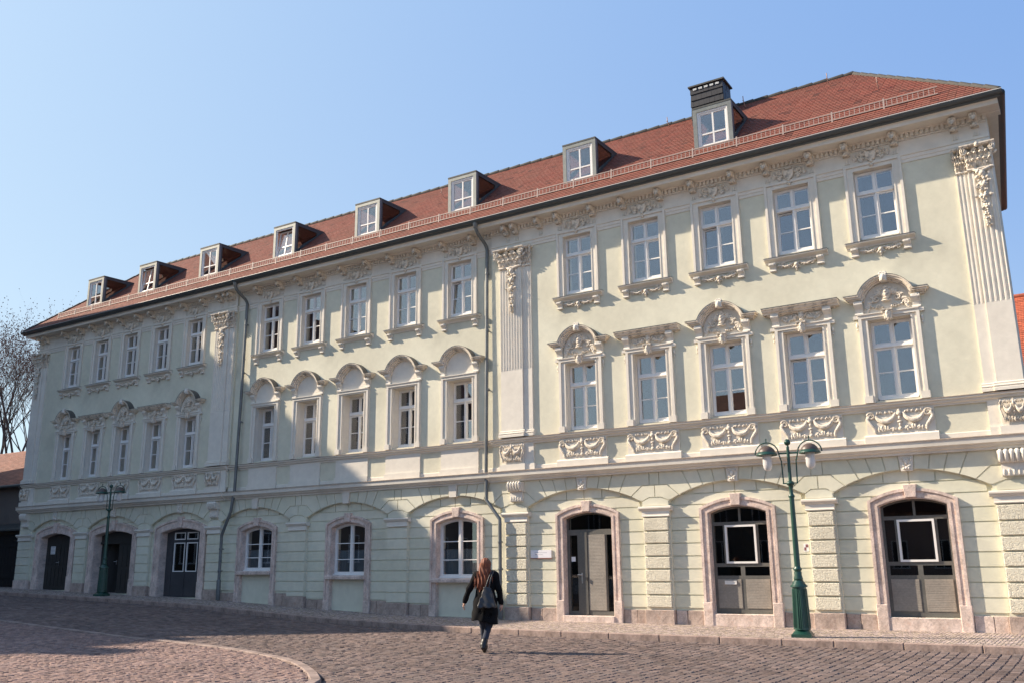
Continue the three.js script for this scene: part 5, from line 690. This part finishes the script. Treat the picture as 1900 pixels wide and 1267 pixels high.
{
  // local frame: walks towards -z, x to her right; total height 1.64 m
  const SH = [[-0.165, 1.345, 0], [0.165, 1.345, 0]], EL = [[-0.30, 1.10, 0.05], [0.25, 1.08, 0.03]], WR = [[-0.40, 0.875, -0.02], [0.275, 0.85, -0.06]];
  const HP = [[-0.085, 0.85, 0], [0.085, 0.85, 0]], KN = [[-0.075, 0.465, -0.12], [0.055, 0.46, 0.0]], AN = [[-0.05, 0.075, -0.13], [-0.005, 0.14, 0.24]];
  const foot = [[-0.06, 0.03, -0.26], [-0.01, 0.035, 0.10]];
  const head = (x, y, z) => { let d = elp(x, y, z, [0, 1.535, -0.01], [0.074, 0.102, 0.09]); d = smin(d, elp(x, y, z, [0, 1.48, -0.045], [0.05, 0.06, 0.055]), 0.03); d = smin(d, cap(x, y, z, [0, 1.535, -0.098], [0, 1.51, -0.112], 0.009, 0.013), 0.012); for (const s of [-1, 1]) { d = smin(d, elp(x, y, z, [s * 0.076, 1.525, 0.005], [0.01, 0.03, 0.018]), 0.008); d = Math.max(d, -(Math.hypot(x - s * 0.031, y - 1.545, z + 0.104) - 0.014)); d = smin(d, Math.hypot(x - s * 0.031, y - 1.544, z + 0.088) - 0.0125, 0.004); } d = smin(d, cap(x, y, z, [-0.02, 1.472, -0.093], [0.02, 1.472, -0.093], 0.006, 0.006), 0.008); return d; };
  const body = (x, y, z) => { let d = cap(x, y, z, [0, 1.5, 0.0], [0, 1.36, 0.01], 0.05, 0.055); d = smin(d, elp(x, y, z, [0, 1.22, 0], [0.155, 0.2, 0.095]), 0.08); d = smin(d, elp(x, y, z, [0, 0.92, 0], [0.16, 0.16, 0.105]), 0.12); d = smin(d, cap(x, y, z, SH[0], SH[1], 0.055, 0.055), 0.05); for (const s of [0, 1]) { d = smin(d, cap(x, y, z, SH[s], EL[s], 0.045, 0.036), 0.03); d = smin(d, cap(x, y, z, EL[s], WR[s], 0.036, 0.024), 0.02); d = smin(d, cap(x, y, z, HP[s], KN[s], 0.08, 0.052), 0.04); d = smin(d, cap(x, y, z, KN[s], AN[s], 0.05, 0.034), 0.03); d = smin(d, cap(x, y, z, AN[s], foot[s], 0.034, 0.028), 0.02); } return smin(d, head(x, y, z), 0.03); };
  const hand = (s) => { const w = V3(...WR[s]), dir = V3(...WR[s]).sub(V3(...EL[s])).normalize().add(V3(0, -0.3, -0.1)).normalize(), out = V3(s ? 1 : -1, 0, 0.2).cross(dir).normalize(), side = dir.clone().cross(out).normalize(), P = (a, b, c) => w.clone().addScaledVector(dir, a).addScaledVector(out, b).addScaledVector(side, c).toArray(), bones = [[P(-0.03, 0, 0), P(0.03, 0, 0), 0.023, 0.026]];
    for (let k = 0; k < 4; k++) { const o = (k - 1.5) * 0.019, L = [0.062, 0.072, 0.068, 0.052][k]; bones.push([P(0.02, o * 0.8, 0), P(0.085, o, 0.002), 0.014, 0.0105], [P(0.085, o, 0.002), P(0.085 + L * 0.5, o * 1.05, -0.012), 0.0098, 0.009], [P(0.085 + L * 0.5, o * 1.05, -0.012), P(0.085 + L * 0.88, o * 1.05, -0.034), 0.009, 0.0075]); }
    bones.push([P(0.02, -0.024, 0), P(0.06, -0.05, -0.015), 0.013, 0.0105], [P(0.06, -0.05, -0.015), P(0.092, -0.052, -0.03), 0.0105, 0.008]);
    return sdfMesh((x, y, z) => { let d = 9; for (const [a, b, r, q] of bones) d = smin(d, cap(x, y, z, a, b, r, q), 0.008); return d; }, [w.x - 0.14, w.y - 0.22, w.z - 0.14], [w.x + 0.14, w.y + 0.06, w.z + 0.14], 0.0045); };
  const fold = (x, y, z) => 0.006 * Math.sin(x * 34 + 3 * Math.sin(y * 6)) * Math.max(0, Math.min(1, (1.15 - y) * 1.6)) + 0.004 * Math.sin(y * 30 + x * 12);
  const coat = (x, y, z) => { const t = Math.max(0, Math.min(1, (1.33 - y) / 0.83)), rx = lerp(0.185, 0.255, t) - 0.035 * Math.exp(-((y - 1.08) ** 2) / 0.02), rz = lerp(0.115, 0.215, t), cz = lerp(0.01, 0.02, t), cx = -0.03 * t * t; let q = Math.hypot((x - cx) / rx, (z - cz) / rz), d = (q - 1) * Math.min(rx, rz) * 0.85; d = Math.max(d, y - 1.345, (0.50 - 0.05 * Math.sin(x * 5 - 0.6) - y)); d = Math.max(d, -((q - 1) * Math.min(rx, rz) * 0.85 + 0.02 + (y > 1.0 ? 9 : 0))); // hollow below the waist
    if (z > 0) d = Math.max(d, -(Math.abs(x - cx - 0.03) - 0.03 * Math.max(0, 0.86 - y) - (y < 0.86 ? 0.004 : -1))); d = smin(d, cap(x, y, z, SH[0], SH[1], 0.078, 0.078), 0.05); d = smin(d, cap(x, y, z, [0, 1.41, 0.012], [0, 1.36, 0.012], 0.068, 0.085), 0.03); for (const s of [0, 1]) { d = smin(d, cap(x, y, z, SH[s], EL[s], 0.068, 0.058), 0.03); d = smin(d, cap(x, y, z, EL[s], WR[s], 0.056, 0.045), 0.015); } return d + fold(x, y, z); };
  const jeans = (x, y, z) => { let d = elp(x, y, z, [0, 0.9, 0], [0.172, 0.15, 0.118]); for (const s of [0, 1]) { d = smin(d, cap(x, y, z, HP[s], KN[s], 0.092, 0.063), 0.03); d = smin(d, cap(x, y, z, KN[s], AN[s], 0.062, 0.048), 0.02); } return Math.max(d, 0.0) === 0 ? d + 0.003 * Math.sin(y * 60 + x * 20) : d + 0.003 * Math.sin(y * 60 + x * 20); };
  const boots = (s) => (x, y, z) => { const k = V3(...KN[s]).lerp(V3(...AN[s]), 0.8).toArray(); let d = cap(x, y, z, k, AN[s], 0.06, 0.052); const heel = [AN[s][0], s ? 0.1 : 0.04, AN[s][2] + 0.035]; d = smin(d, cap(x, y, z, AN[s], heel, 0.05, 0.042), 0.02); d = smin(d, cap(x, y, z, AN[s], foot[s], 0.05, 0.036), 0.03); return s ? Math.max(d, -y + 0.0) : Math.max(d, -y); };
  const hair = (x, y, z) => { let d = elp(x, y, z, [0, 1.55, 0.008], [0.097, 0.108, 0.108]); d = Math.max(d, -elp(x, y, z, [0, 1.5, -0.1], [0.062, 0.095, 0.07])); const t = Math.max(0, Math.min(1, (1.56 - y) / 0.46)), cx = -0.06 * t * t, w = lerp(0.098, 0.15, Math.min(1, t * 1.5)) * (1 - 0.35 * Math.max(0, t - 0.72) * 3), c = [cx, 0, lerp(0.03, 0.135, Math.min(1, t * 1.25))], st = 0.011 * Math.sin(x * 95 + 4 * Math.sin(y * 9)) + 0.007 * Math.sin(x * 210 + y * 20); let e = Math.hypot((x - c[0]) / w, (z - c[2]) / (0.062 - 0.02 * t)) - 1; e *= 0.045; e = Math.max(e + st * Math.min(1, t * 1.6), y - 1.56, 1.085 + 0.05 * Math.sin(x * 60) * Math.sin(x * 23 + 1) + 0.5 * Math.max(0, x) - y); return smin(d + 0.003 * Math.sin(x * 120), e, 0.03); };
  mat('skin', 0.55, 0.33, 0.24, 0.55); mat('coatBlack', 0.006, 0.006, 0.007, 0.95, { specularIntensity: 0.4 }); mat('denim', 0.035, 0.045, 0.075, 0.9, { map: texWood }); mat('leatherBlack', 0.012, 0.011, 0.011, 0.45); mat('bagGrey', 0.022, 0.024, 0.03, 0.5);
  const tH = texture(256, (u, v) => { const s = vnoise(u, 0.1 + v * 0.02, 128, 3), q = vnoise(u, v * 0.06 + 0.3, 40, 9), d = 0.45 + 0.55 * s * (0.5 + 0.5 * q); return [d, d * 0.92, d * 0.9]; }, 4); mat('hair', 0.42, 0.13, 0.05, 0.68, { map: tH });
  const X = -9.72, Z = 6.66, g = group('person', scene, X, pv(X) - 0.1, Z); g.rotation.y = 0.42; tag(g, 'woman with long auburn hair in black coat walking away over the cobbles', 'person');
  mesh('body', [sdfMesh(body, [-0.5, -0.02, -0.34], [0.4, 1.68, 0.34], 0.013), hand(0), hand(1)], M.skin, g);
  mesh('coat', sdfMesh(coat, [-0.56, 0.38, -0.32], [0.45, 1.5, 0.34], 0.0105), M.coatBlack, g); mesh('jeans', sdfMesh(jeans, [-0.25, 0.1, -0.28], [0.25, 1.06, 0.34], 0.011), M.denim, g);
  for (const s of [0, 1]) mesh('boot', sdfMesh(boots(s), [-0.2, -0.02, -0.36], [0.18, 0.4, 0.4], 0.0085), M.leatherBlack, g);
  mesh('hair', sdfMesh(hair, [-0.24, 1.0, -0.16], [0.2, 1.68, 0.26], 0.0065), M.hair, g);
  // bag slung behind the right shoulder
  const b = group('shoulder_bag', scene, X, pv(X) - 0.1, Z); b.rotation.y = 0.42; tag(b, 'dark grey shoulder bag hanging on the back of the walking woman', 'bag');
  mesh('pouch', sdfMesh((x, y, z) => { const t = (1.12 - y) / 0.3, w = lerp(0.05, 0.135, Math.max(0, Math.min(1, t))), cx = 0.07; let d = Math.max((Math.abs(x - cx) - w) * 0.8, Math.abs(z - 0.225 - 0.05 * t) - lerp(0.02, 0.055, Math.max(0, Math.min(1, t))), 0.8 - y, y - 1.12); return d - 0.018 + 0.008 * Math.sin(x * 40 + y * 25) * Math.sin(y * 18); }, [-0.16, 0.74, 0.1], [0.3, 1.2, 0.4], 0.011), M.bagGrey, b);
  mesh('strap', tube(curve([[0.09, 1.1, 0.225], [0.12, 1.25, 0.19], [0.15, 1.39, 0.1], [0.16, 1.425, 0.02], [0.155, 1.38, -0.06], [0.14, 1.25, -0.12]], 20), 0.014, 6), M.bagGrey, b); mesh('strap', tube(curve([[0.03, 1.1, 0.225], [0.07, 1.24, 0.2], [0.115, 1.385, 0.11], [0.125, 1.43, 0.02]], 16), 0.013, 6), M.bagGrey, b);
}
renderer.render(scene, camera);
